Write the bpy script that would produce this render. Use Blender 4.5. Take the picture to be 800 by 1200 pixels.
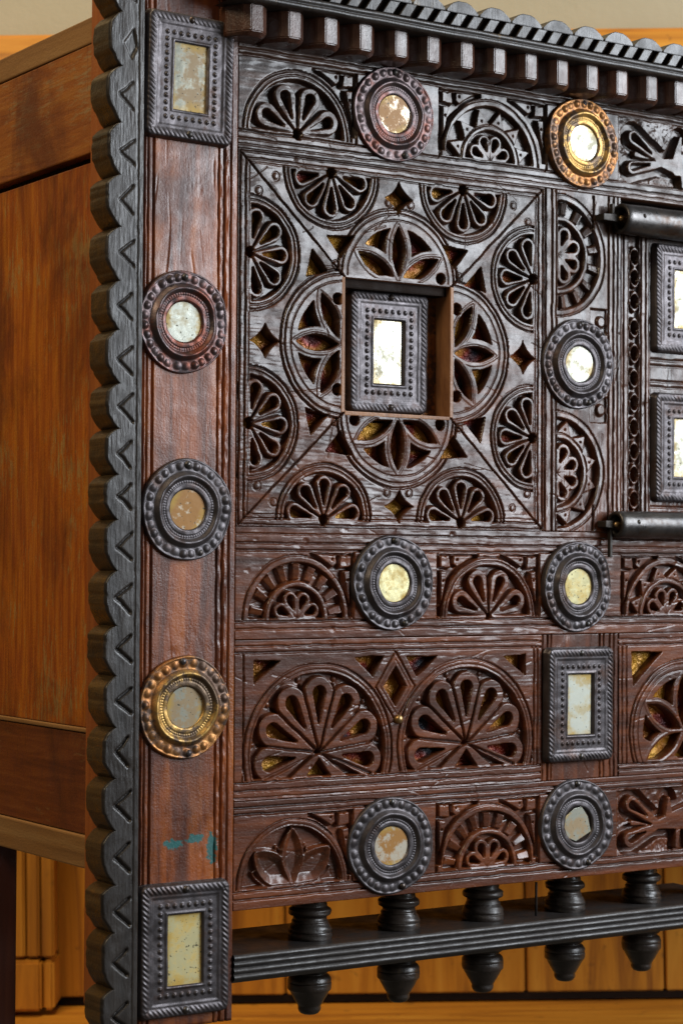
import bpy, bmesh, math, random
import numpy as np
from mathutils import Matrix, Vector

for o in list(bpy.data.objects):
    bpy.data.objects.remove(o)
random.seed(4)
scene = bpy.context.scene
col = scene.collection
S = 0.001                                   # the chest is measured in millimetres

# ------------------------------------------------------------------ camera
cam = bpy.data.cameras.new('camera')
cam.sensor_fit = 'VERTICAL'
cam.sensor_height = 36.0
cam.lens = 2476.26 / 1200 * 36
cam.clip_start = 0.05
cam.clip_end = 50
cam_ob = bpy.data.objects.new('camera', cam)
col.objects.link(cam_ob)
CP = Vector((-0.55, -1.78667685, 0.0))
CR = Vector((0.8330565, -0.5531611, 0.0054426))
CU = Vector((-0.0181661, -0.0175221, 0.9996814))
CF = Vector((0.5528895, 0.8328900, 0.0246457))
m = Matrix.Identity(4)
for i in range(3):
    m[i][0], m[i][1], m[i][2], m[i][3] = CR[i], CU[i], -CF[i], CP[i]
cam_ob.matrix_world = m
cam.dof.use_dof = True
cam.dof.focus_distance = 2.13
cam.dof.aperture_fstop = 8.5
scene.camera = cam_ob

# ------------------------------------------------------------------ light
world = bpy.data.worlds.new('World')
scene.world = world
world.use_nodes = True
bg = world.node_tree.nodes['Background']
bg.inputs['Color'].default_value = (1.0, 0.86, 0.68, 1)
bg.inputs['Strength'].default_value = 0.075

def area_lamp(name, loc, target, sx, sy, power, color):
    l = bpy.data.lights.new(name, 'AREA')
    l.shape = 'RECTANGLE'
    l.size, l.size_y = sx, sy
    l.energy = power
    l.color = color
    o = bpy.data.objects.new(name, l)
    col.objects.link(o)
    o.location = loc
    d = Vector(target) - Vector(loc)
    o.rotation_euler = d.to_track_quat('-Z', 'Z').to_euler()
    return o

# the window in front of the chest on the right, and the lit room on the left
area_lamp('window_light', (2.6, -1.9, 0.98), (0.8, 0.0, 0.12), 1.25, 2.05, 122, (0.87, 0.93, 1.0))
area_lamp('room_light', (-1.75, -0.75, 2.1), (0.4, 0.15, 0.0), 1.0, 1.0, 40, (1.0, 0.80, 0.54))
area_lamp('background_fill', (0.1, 0.12, 2.5), (1.15, 0.85, -0.4), 0.8, 0.8, 50, (1.0, 0.80, 0.52))  # added fill lamp, no source seen; brightens the panelling behind the chest

scene.view_settings.view_transform = 'Standard'
scene.view_settings.look = 'None'
scene.view_settings.exposure = 0.0
scene.view_settings.gamma = 1.0
scene.view_settings.use_curve_mapping = False

# ------------------------------------------------------------------ materials
def new_mat(name):
    mt = bpy.data.materials.new(name)
    mt.use_nodes = True
    nt = mt.node_tree
    nt.nodes.clear()
    out = nt.nodes.new('ShaderNodeOutputMaterial')
    p = nt.nodes.new('ShaderNodeBsdfPrincipled')
    nt.links.new(p.outputs[0], out.inputs[0])
    return mt, nt, p

class N:
    """small helper round a node tree"""
    def __init__(s, nt):
        s.nt = nt
        tc = nt.nodes.new('ShaderNodeTexCoord')
        s.obj = tc.outputs['Object']
        oi = nt.nodes.new('ShaderNodeObjectInfo')
        s.rand = oi.outputs['Random']
    def link(s, a, b): s.nt.links.new(a, b)
    def shifted(s, k=7.0):
        mul = s.math('MULTIPLY', s.rand, k)
        v = s.nt.nodes.new('ShaderNodeVectorMath'); v.operation = 'ADD'
        s.link(s.obj, v.inputs[0]); s.link(mul, v.inputs[1])
        return v.outputs[0]
    def mapping(s, vec, scale):
        n = s.nt.nodes.new('ShaderNodeMapping')
        n.inputs['Scale'].default_value = scale
        s.link(vec, n.inputs['Vector'])
        return n.outputs[0]
    def noise(s, vec, scale, detail=3, rough=0.55, dist=0.0):
        n = s.nt.nodes.new('ShaderNodeTexNoise')
        n.inputs['Scale'].default_value = scale
        n.inputs['Detail'].default_value = detail
        n.inputs['Roughness'].default_value = rough
        n.inputs['Distortion'].default_value = dist
        s.link(vec, n.inputs['Vector'])
        return n.outputs['Fac']
    def ramp(s, fac, stops):
        n = s.nt.nodes.new('ShaderNodeValToRGB')
        e = n.color_ramp.elements
        while len(e) < len(stops): e.new(0.5)
        for q, (pos, c) in zip(e, stops):
            q.position = pos
            q.color = (c, c, c, 1) if isinstance(c, (int, float)) else (*c, 1)
        s.link(fac, n.inputs[0])
        return n.outputs[0]
    def mix(s, fac, a, b, mode='MIX'):
        n = s.nt.nodes.new('ShaderNodeMix')
        n.data_type = 'RGBA'; n.blend_type = mode
        if isinstance(fac, (int, float)): n.inputs[0].default_value = fac
        else: s.link(fac, n.inputs[0])
        for v, i in ((a, 6), (b, 7)):
            if isinstance(v, tuple): n.inputs[i].default_value = (*v, 1)
            else: s.link(v, n.inputs[i])
        return n.outputs[2]
    def math(s, op, a, b=None):
        n = s.nt.nodes.new('ShaderNodeMath'); n.operation = op
        for v, i in ((a, 0), (b, 1)):
            if v is None: continue
            if isinstance(v, (int, float)): n.inputs[i].default_value = v
            else: s.link(v, n.inputs[i])
        return n.outputs[0]
    def sep(s, vec):
        n = s.nt.nodes.new('ShaderNodeSeparateXYZ'); s.link(vec, n.inputs[0])
        return n.outputs
    def bump(s, h, strength, dist, prev=None):
        n = s.nt.nodes.new('ShaderNodeBump')
        n.inputs['Strength'].default_value = strength
        n.inputs['Distance'].default_value = dist
        s.link(h, n.inputs['Height'])
        if prev is not None: s.link(prev, n.inputs['Normal'])
        return n.outputs[0]
    def rng(s, v, a, b, c, d):
        n = s.nt.nodes.new('ShaderNodeMapRange')
        for i, q in zip((1, 2, 3, 4), (a, b, c, d)): n.inputs[i].default_value = q
        s.link(v, n.inputs[0])
        return n.outputs[0]

def wood(name, stops, axis, rough=(0.28, 0.5), zred=None, worn=None, worn_amt=(0.62, 0.75), grain=1.0, speck=0.35, spec=0.5, patch=None, coat=0.0, stain=None, fleck=None, fine=1.0):
    """axis 0/1/2: the direction of the grain"""
    mt, nt, p = new_mat(name)
    k = N(nt)
    v = k.shifted(3.0)
    st = [60 * fine, 60 * fine, 60 * fine]; st[axis] = 4 * fine
    g = k.noise(k.mapping(v, tuple(st)), 1.0, 5, 0.6, 0.6)
    c = k.ramp(g, stops)
    big = k.noise(k.mapping(v, (7, 7, 4)), 1.6, 4, 0.6)
    if zred:                                   # redder, less blackened wood lower on the chest
        z = k.sep(k.obj)[2]
        f = k.rng(k.math('ADD', z, k.math('MULTIPLY', k.math('SUBTRACT', big, 0.5), 0.5)), zred[0], zred[1], 1, 0)
        red = k.ramp(g, zred[2])
        c = k.mix(f, c, red)
    if worn:
        wst = [130 * fine, 130 * fine, 130 * fine]; wst[axis] = 22 * fine
        w1 = k.noise(k.mapping(v, tuple(wst)), 1.0, 6, 0.7, 0.4)
        w2 = k.noise(v, 9.0, 4, 0.6)
        w = k.math('ADD', k.math('MULTIPLY', w1, 0.55), k.math('MULTIPLY', w2, 0.45))
        c = k.mix(k.rng(w, worn_amt[0], worn_amt[1], 0, 0.85), c, worn)
    if stain:
        sn = k.noise(k.mapping(v, (9, 9, 5)), 1.0, 5, 0.65, 0.5)
        c = k.mix(k.rng(sn, 0.45, 0.62, 0, 0.75), c, stain)
        sn2 = k.noise(k.mapping(v, (160 * fine, 160 * fine, 14 * fine)), 1.0, 4, 0.65)
        c = k.mix(k.rng(sn2, 0.6, 0.7, 0, 0.6), c, stain)
    if fleck:                                  # wax and dust caught in the pores
        fk = k.noise(k.mapping(v, (1, 1, 1)), 520.0, 2, 0.6)
        c = k.mix(k.rng(fk, 0.63, 0.70, 0, 0.5), c, fleck)
    if patch:                                  # flecks of old teal paint
        x, y, z = k.sep(k.obj)
        fn = k.noise(k.obj, 120.0, 4, 0.65)
        for cx, cz, rx, rz in ((0.444, -0.2705, 0.011, 0.0055), (0.469, -0.2665, 0.012, 0.0042), (0.487, -0.2745, 0.0065, 0.015)):
            ex = k.math('DIVIDE', k.math('SUBTRACT', x, cx), rx); ez = k.math('DIVIDE', k.math('SUBTRACT', z, cz), rz)
            e2 = k.math('SQRT', k.math('ADD', k.math('MULTIPLY', ex, ex), k.math('MULTIPLY', ez, ez)))
            e2 = k.math('ADD', e2, k.math('MULTIPLY', k.math('SUBTRACT', fn, 0.5), 3.3))
            c = k.mix(k.rng(e2, 0.75, 0.95, 0.9, 0), c, patch)
    k.link(c, p.inputs['Base Color'])
    rn = k.math('ADD', k.math('MULTIPLY', k.noise(v, 70.0, 4, 0.65), 0.5), k.math('MULTIPLY', k.noise(v, 13.0, 3, 0.6), 0.5))
    k.link(k.rng(rn, 0.38, 0.62, rough[0], rough[1]), p.inputs['Roughness'])
    p.inputs['Specular IOR Level'].default_value = spec
    k.link(k.rng(rn, 0.40, 0.60, coat * 1.5, coat * 0.35), p.inputs['Coat Weight'])
    p.inputs['Coat Roughness'].default_value = 0.13
    fst = [700, 700, 700]; fst[axis] = 90
    f1 = k.noise(k.mapping(v, tuple(fst)), 1.0, 3, 0.6)
    f2 = k.noise(v, 380.0, 3, 0.6)
    b = k.bump(g, 0.35 * grain, 0.0012)
    b = k.bump(f1, 0.3 * grain, 0.0006, b)
    b = k.bump(f2, speck, 0.0012, b)
    k.link(b, p.inputs['Normal'])
    return mt

DK = [(0.25, (0.010, 0.0055, 0.0035)), (0.5, (0.032, 0.0135, 0.007)), (0.75, (0.082, 0.030, 0.012))]
RD = [(0.25, (0.026, 0.009, 0.004)), (0.5, (0.085, 0.021, 0.006)), (0.75, (0.20, 0.052, 0.011))]
M = {}
M['carved'] = wood('carved_wood', DK, 0, (0.36, 0.58), (-0.08, 0.36, RD), speck=0.26, grain=1.0, coat=0.44, spec=0.26, fleck=(0.20, 0.15, 0.12))
M['carved_v'] = wood('carved_wood_upright', DK, 2, (0.36, 0.58), (-0.08, 0.36, RD), speck=0.26, grain=1.0, coat=0.44, spec=0.26, fleck=(0.20, 0.15, 0.12))
M['post'] = wood('post_wood', [(0.2, (0.03, 0.011, 0.008)), (0.42, (0.12, 0.030, 0.009)), (0.55, (0.27, 0.067, 0.012)), (0.78, (0.44, 0.14, 0.022))], 2, (0.26, 0.5), speck=0.3, grain=1.0, coat=0.2, fleck=(0.12, 0.07, 0.05), stain=(0.045, 0.013, 0.009), patch=(0.01, 0.13, 0.13))
M['trim'] = wood('trim_wood', [(0.3, (0.011, 0.009, 0.008)), (0.7, (0.032, 0.026, 0.022))], 2, (0.3, 0.5), speck=0.08, grain=1.5, coat=0.05,
                 worn=(0.13, 0.085, 0.035), worn_amt=(0.60, 0.68))
M['bar'] = wood('bar_wood', [(0.3, (0.012, 0.010, 0.009)), (0.7, (0.032, 0.026, 0.023))], 0, (0.35, 0.6), speck=0.3, grain=0.9, coat=0.08)
M['edge'] = wood('sawn_edge_wood', [(0.25, (0.014, 0.009, 0.004)), (0.55, (0.045, 0.028, 0.010)), (0.8, (0.10, 0.062, 0.022))], 1, (0.25, 0.5), speck=0.4, grain=1.2,
                 worn=(0.20, 0.09, 0.025), worn_amt=(0.58, 0.68))
M['dark'] = wood('blackened_wood', [(0.3, (0.012, 0.009, 0.007)), (0.7, (0.035, 0.024, 0.018))], 0, (0.28, 0.5), speck=0.3, grain=0.9, coat=0.2,
                 worn=(0.09, 0.065, 0.035), worn_amt=(0.6, 0.7))
M['dentil'] = wood('dentil_wood', [(0.3, (0.022, 0.010, 0.007)), (0.7, (0.10, 0.036, 0.018))], 2, (0.24, 0.42), speck=0.3, grain=0.8, coat=0.15)
M['side'] = wood('side_wood', [(0.25, (0.15, 0.026, 0.003)), (0.45, (0.30, 0.066, 0.005)), (0.6, (0.40, 0.115, 0.008)), (0.85, (0.42, 0.18, 0.020))], 2, (0.26, 0.5), speck=0.25, grain=0.8, fine=2.2,
                 worn=(0.30, 0.19, 0.06), worn_amt=(0.55, 0.60), stain=(0.075, 0.012, 0.003))
M['side_h'] = wood('side_wood_level', [(0.2, (0.14, 0.030, 0.005)), (0.5, (0.28, 0.085, 0.010)), (0.8, (0.36, 0.15, 0.024))], 1, (0.32, 0.6), speck=0.25, fine=1.8,
                   worn=(0.28, 0.19, 0.085), worn_amt=(0.53, 0.63), stain=(0.08, 0.016, 0.005))
M['side_low'] = wood('side_wood_dark', [(0.2, (0.06, 0.012, 0.004)), (0.5, (0.13, 0.030, 0.007)), (0.8, (0.20, 0.062, 0.014))], 1, (0.3, 0.55), speck=0.25, grain=0.7, fine=1.8, worn=(0.22, 0.13, 0.05), worn_amt=(0.56, 0.66), stain=(0.05, 0.012, 0.005))  # dark red; partly weaker light low on the side put into the colour
M['pale'] = wood('pale_edge_wood', [(0.25, (0.14, 0.062, 0.016)), (0.55, (0.24, 0.12, 0.036)), (0.8, (0.31, 0.18, 0.065))], 1, (0.5, 0.75), speck=0.3,
                 worn=(0.10, 0.045, 0.015), worn_amt=(0.6, 0.7))
M['leg'] = wood('leg_wood', [(0.25, (0.16, 0.035, 0.006)), (0.6, (0.30, 0.085, 0.014)), (0.85, (0.36, 0.15, 0.035))], 2, (0.35, 0.6), speck=0.2)
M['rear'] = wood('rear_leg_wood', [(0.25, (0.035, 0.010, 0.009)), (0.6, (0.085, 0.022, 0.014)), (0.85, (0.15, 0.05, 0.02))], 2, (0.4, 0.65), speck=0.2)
M['reveal'] = wood('reveal_wood', [(0.25, (0.18, 0.075, 0.03)), (0.6, (0.36, 0.17, 0.07)), (0.85, (0.46, 0.26, 0.12))], 2, (0.4, 0.6), speck=0.3, fine=1.8, stain=(0.12, 0.045, 0.02))
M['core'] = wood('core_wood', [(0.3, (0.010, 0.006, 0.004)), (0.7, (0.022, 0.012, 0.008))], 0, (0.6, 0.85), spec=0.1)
def pine(name, axis):
    mt, nt, p = new_mat(name)
    k = N(nt); v = k.shifted(11.0)
    st = [26, 26, 26]; st[axis] = 2.2
    g = k.noise(k.mapping(v, tuple(st)), 1.0, 5, 0.6, 1.2)
    c = k.ramp(g, [(0.3, (0.24, 0.080, 0.006)), (0.5, (0.50, 0.20, 0.014)), (0.75, (0.64, 0.31, 0.035))])
    vo = nt.nodes.new('ShaderNodeTexVoronoi'); vo.inputs['Scale'].default_value = 8.0
    ks = [1.6, 1.6, 1.6]; ks[axis] = 1.0
    k.link(k.mapping(v, tuple(ks)), vo.inputs['Vector'])
    c = k.mix(k.rng(vo.outputs['Distance'], 0.05, 0.12, 0.9, 0), c, (0.05, 0.016, 0.003))
    c = k.mix(k.rng(k.noise(v, 40, 3, 0.6), 0.62, 0.72, 0, 0.5), c, (0.12, 0.04, 0.006))
    k.link(c, p.inputs['Base Color'])
    p.inputs['Roughness'].default_value = 0.5
    k.link(k.bump(g, 0.3, 0.002), p.inputs['Normal'])
    return mt
M['pine_v'] = pine('pine_upright', 2)
M['pine_h'] = pine('pine_level', 0)

mt, nt, p = new_mat('cream_plaster'); k = N(nt)
k.link(k.ramp(k.noise(k.obj, 3.0, 4), [(0.3, (0.30, 0.275, 0.195)), (0.7, (0.35, 0.32, 0.235))]), p.inputs['Base Color'])
p.inputs['Roughness'].default_value = 0.85
k.link(k.bump(k.noise(k.obj, 90, 3), 0.3, 0.002), p.inputs['Normal'])
M['plaster'] = mt

def metal(name, base, worn, rust, metallic, rough, lo=0.55, hi=0.66, inner=None):
    mt, nt, p = new_mat(name); k = N(nt); v = k.shifted(5.0)
    n1 = k.noise(v, 38, 5, 0.65)
    n2 = k.noise(v, 22, 4, 0.6)
    n3 = k.noise(v, 160, 4, 0.65)
    c = k.mix(k.rng(n1, 0.35, 0.65, 0, 1), base, worn)
    if inner:                                   # brighter gilding left on the inner rings
        x, y, z = k.sep(k.obj)
        rd = k.math('SQRT', k.math('ADD', k.math('MULTIPLY', x, x), k.math('MULTIPLY', z, z)))
        c = k.mix(k.rng(rd, 0.033, 0.037, 1, 0), c, inner)
    c = k.mix(k.rng(k.math('ADD', k.math('MULTIPLY', n2, 0.65), k.math('MULTIPLY', n3, 0.35)), lo, hi, 0, 0.9), c, rust)
    k.link(c, p.inputs['Base Color'])
    p.inputs['Metallic'].default_value = metallic
    k.link(k.rng(n3, 0.3, 0.7, rough - 0.08, rough + 0.14), p.inputs['Roughness'])
    b = k.bump(n3, 0.35, 0.0008)
    b = k.bump(k.noise(v, 900, 2), 0.2, 0.0004, b)
    k.link(b, p.inputs['Normal'])
    return mt
M['tin'] = metal('dull_tin', (0.058, 0.052, 0.055), (0.092, 0.082, 0.086), (0.050, 0.024, 0.015), 0.7, 0.40, 0.52, 0.66)
M['copper'] = metal('coppery_tin', (0.065, 0.052, 0.054), (0.11, 0.08, 0.08), (0.16, 0.040, 0.018), 0.72, 0.38, 0.48, 0.62)
M['gilt'] = metal('gilded_tin', (0.26, 0.10, 0.03), (0.40, 0.19, 0.06), (0.07, 0.05, 0.042), 0.68, 0.42, 0.46, 0.53, (0.46, 0.28, 0.085))
M['iron'] = metal('polished_iron', (0.055, 0.052, 0.052), (0.10, 0.095, 0.092), (0.05, 0.03, 0.02), 0.8, 0.33, 0.52, 0.64)
M['blackiron'] = metal('black_iron', (0.03, 0.028, 0.026), (0.05, 0.042, 0.036), (0.05, 0.025, 0.012), 0.6, 0.5)
M['brass'] = metal('brass', (0.35, 0.22, 0.09), (0.42, 0.29, 0.15), (0.12, 0.08, 0.05), 0.9, 0.35)

def mirror(name, glass, tarnish, lo, hi, diff, spec=0.12):
    mt, nt, p = new_mat(name); k = N(nt); v = k.shifted(9.0)
    n = k.math('ADD', k.math('MULTIPLY', k.noise(v, 48, 4, 0.6), 0.7), k.math('MULTIPLY', k.noise(v, 260, 4, 0.7), 0.3))
    f = k.rng(n, lo, hi, 0, 1)
    sp = k.rng(k.noise(v, 330, 2, 0.5), 0.66, 0.71, 0, 1)
    c = k.mix(f, glass, tarnish)
    x, y, z = k.sep(k.obj)                      # silvering yellowed along the edges of the glass
    ed = k.math('MAXIMUM', k.math('DIVIDE', k.math('ABSOLUTE', x), 0.0187), k.math('DIVIDE', k.math('ABSOLUTE', z), 0.0334))
    ed = k.math('ADD', ed, k.math('MULTIPLY', k.math('SUBTRACT', n, 0.5), 1.2))
    edge = k.rng(ed, 0.72, 1.05, 0, 0.85)
    c = k.mix(edge, c, (0.50, 0.33, 0.08))
    f = k.math('MAXIMUM', f, k.math('MULTIPLY', edge, 0.8))
    c = k.mix(sp, c, (0.10, 0.09, 0.06))
    k.link(c, p.inputs['Base Color'])
    k.link(k.math('MULTIPLY', k.math('SUBTRACT', 1.0, f), 1 - diff), p.inputs['Metallic'])
    k.link(k.rng(n, 0.3, 0.7, 0.10, 0.42), p.inputs['Roughness'])
    p.inputs['Specular IOR Level'].default_value = spec
    k.link(k.bump(k.noise(v, 60, 2), 0.25, 0.0015), p.inputs['Normal'])
    return mt
M['mirror_clear'] = mirror('silvered_mirror', (0.60, 0.62, 0.56), (0.50, 0.47, 0.33), 0.46, 0.60, 0.72)
M['mirror_pale'] = mirror('pale_mirror', (0.60, 0.63, 0.55), (0.50, 0.44, 0.28), 0.48, 0.60, 0.88)
M['mirror_tan'] = mirror('tarnished_mirror', (0.62, 0.57, 0.46), (0.38, 0.20, 0.07), 0.43, 0.51, 0.78)
M['mirror_yellow'] = mirror('yellowed_mirror', (0.66, 0.61, 0.34), (0.60, 0.45, 0.16), 0.45, 0.58, 0.75)
M['mirror_grey'] = mirror('clouded_mirror', (0.36, 0.37, 0.31), (0.34, 0.26, 0.16), 0.46, 0.54, 0.8)

mt, nt, p = new_mat('amber_foil'); k = N(nt); v = k.obj
n = k.noise(v, 26, 2, 0.5)
c = k.ramp(n, [(0.32, (0.02, 0.025, 0.035)), (0.41, (0.22, 0.022, 0.008)), (0.48, (0.36, 0.13, 0.010)), (0.62, (0.50, 0.25, 0.02)), (0.75, (0.22, 0.08, 0.010))])
k.link(c, p.inputs['Base Color'])
p.inputs['Metallic'].default_value = 0.3
p.inputs['Roughness'].default_value = 0.3
k.link(k.bump(k.noise(v, 60, 4, 0.6, 0.8), 0.9, 0.012), p.inputs['Normal'])
M['foil'] = mt

# ------------------------------------------------------------------ objects
def tag(o, label=None, cat=None, group=None, kind=None):
    if label: o['label'] = label
    if cat: o['category'] = cat
    if group: o['group'] = group
    if kind: o['kind'] = kind
    return o

def put(name, mesh, mat, parent=None, loc=(0, 0, 0), rot=None):
    o = bpy.data.objects.new(name, mesh)
    col.objects.link(o)
    if mat is not None:
        if not mesh.materials: mesh.materials.append(None)
        o.material_slots[0].link = 'OBJECT'
        o.material_slots[0].material = M[mat]
    o.location = loc
    if rot is not None: o.rotation_euler = rot
    if parent is not None:
        o.parent = parent
        if parent is CHEST:
            o.matrix_parent_inverse = Matrix.Translation(parent.location).inverted()
    return o

def np_mesh(name, verts, faces, smooth=True):
    me = bpy.data.meshes.new(name)
    nf = len(faces)
    me.vertices.add(len(verts)); me.loops.add(nf * 4); me.polygons.add(nf)
    me.vertices.foreach_set('co', np.ascontiguousarray(verts, dtype=np.float32).ravel())
    me.loops.foreach_set('vertex_index', np.ascontiguousarray(faces, dtype=np.int32).ravel())
    me.polygons.foreach_set('loop_start', np.arange(0, nf * 4, 4, dtype=np.int32))
    if smooth: me.polygons.foreach_set('use_smooth', np.ones(nf, dtype=bool))
    me.update(calc_edges=True)
    return me

def bm_mesh(name, bm, smooth=False):
    me = bpy.data.meshes.new(name)
    bmesh.ops.recalc_face_normals(bm, faces=bm.faces[:])
    bm.to_mesh(me); bm.free()
    if smooth:
        for q in me.polygons: q.use_smooth = True
    return me

def box_mesh(name, x0, x1, y0, y1, z0, z1, bevel=0.8, jit=0.0):
    """mm in, bevelled board out"""
    bm = bmesh.new()
    bmesh.ops.create_cube(bm, size=1)
    for v in bm.verts:
        v.co = Vector(((x0 + x1) / 2 + v.co.x * (x1 - x0) + random.uniform(-jit, jit),
                       (y0 + y1) / 2 + v.co.y * (y1 - y0) + random.uniform(-jit, jit),
                       (z0 + z1) / 2 + v.co.z * (z1 - z0) + random.uniform(-jit, jit))) * S
    if bevel: bmesh.ops.bevel(bm, geom=bm.edges[:], offset=bevel * S, segments=2, affect='EDGES', profile=0.6)
    return bm_mesh(name, bm)

def prism_mesh(name, pts, y0, y1, bevel=0.6, axis='y'):
    """outline in (x, z) mm extruded from y0 to y1"""
    bm = bmesh.new()
    a = [bm.verts.new((x * S, y0 * S, z * S)) for x, z in pts]
    b = [bm.verts.new((x * S, y1 * S, z * S)) for x, z in pts]
    bm.faces.new(a); bm.faces.new(b[::-1])
    n = len(pts)
    for i in range(n): bm.faces.new((a[i], a[(i + 1) % n], b[(i + 1) % n], b[i]))
    if bevel: bmesh.ops.bevel(bm, geom=bm.edges[:], offset=bevel * S, segments=2, affect='EDGES', profile=0.6)
    return bm_mesh(name, bm)

def lathe_mesh(name, prof, seg=40, axis='z', wob=0.0):
    """prof: (radius, height) mm"""
    t = np.linspace(0, 2 * math.pi, seg, endpoint=False)
    V = []
    for r, h in prof:
        rr = r * (1 + wob * np.sin(3 * t + h))
        if axis == 'z': V.append(np.stack([rr * np.cos(t), rr * np.sin(t), np.full(seg, h)], -1))
        elif axis == 'x': V.append(np.stack([np.full(seg, h), rr * np.cos(t), rr * np.sin(t)], -1))
        else: V.append(np.stack([rr * np.cos(t), np.full(seg, -h), rr * np.sin(t)], -1))
    n = len(prof)
    i = np.arange(n - 1)[:, None]; j = np.arange(seg)[None, :]
    F = np.stack([i * seg + j, i * seg + (j + 1) % seg, (i + 1) * seg + (j + 1) % seg, (i + 1) * seg + j], -1).reshape(-1, 4)
    return np_mesh(name, np.concatenate(V) * S, F)

# ------------------------------------------------------------------ relief carving: distance fields to height grids
def vnoise(X, Z, sc, seed):
    r = np.random.RandomState(seed)
    T = r.rand(64, 64).astype(np.float32)
    u, v = X / sc + 11.3, Z / sc + 37.7
    i, j = np.floor(u).astype(int), np.floor(v).astype(int)
    fu, fv = u - i, v - j
    fu = fu * fu * (3 - 2 * fu); fv = fv * fv * (3 - 2 * fv)
    g = lambda a, b: T[a % 64, b % 64]
    return (g(i, j) * (1 - fu) + g(i + 1, j) * fu) * (1 - fv) + (g(i, j + 1) * (1 - fu) + g(i + 1, j + 1) * fu) * fv - 0.5

def capsule(u, v, r1, r2, h):
    """tapering capsule from the origin (r1) along +v to h (r2)"""
    u = np.abs(u)
    b = (r1 - r2) / h
    a = math.sqrt(max(1 - b * b, 1e-6))
    k = -b * u + a * v
    d = u * a + v * b - r1
    d = np.where(k < 0, np.hypot(u, v) - r1, d)
    return np.where(k > a * h, np.hypot(u, v - h) - r2, d)

def cap2(X, Z, p, q, r1, r2):
    d = np.array(q, float) - np.array(p, float); L = np.hypot(*d); d /= L
    dx, dz = X - p[0], Z - p[1]
    return capsule(dx * d[1] - dz * d[0], dx * d[0] + dz * d[1], r1, r2, L)

def seg(X, Z, p, q):
    d = np.array(q, float) - np.array(p, float); L2 = d @ d
    t = np.clip(((X - p[0]) * d[0] + (Z - p[1]) * d[1]) / L2, 0, 1)
    return np.hypot(X - p[0] - t * d[0], Z - p[1] - t * d[1])

def poly(X, Z, pts):
    c = np.mean(np.array(pts, float), 0); sd = np.full(X.shape, -1e9, np.float32)
    n = len(pts)
    for i in range(n):
        a, b = np.array(pts[i], float), np.array(pts[(i + 1) % n], float)
        t = b - a; nn = np.array([t[1], -t[0]]); nn /= np.hypot(*nn)
        if nn @ (c - a) > 0: nn = -nn
        sd = np.maximum(sd, (X - a[0]) * nn[0] + (Z - a[1]) * nn[1])
    return sd

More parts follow.
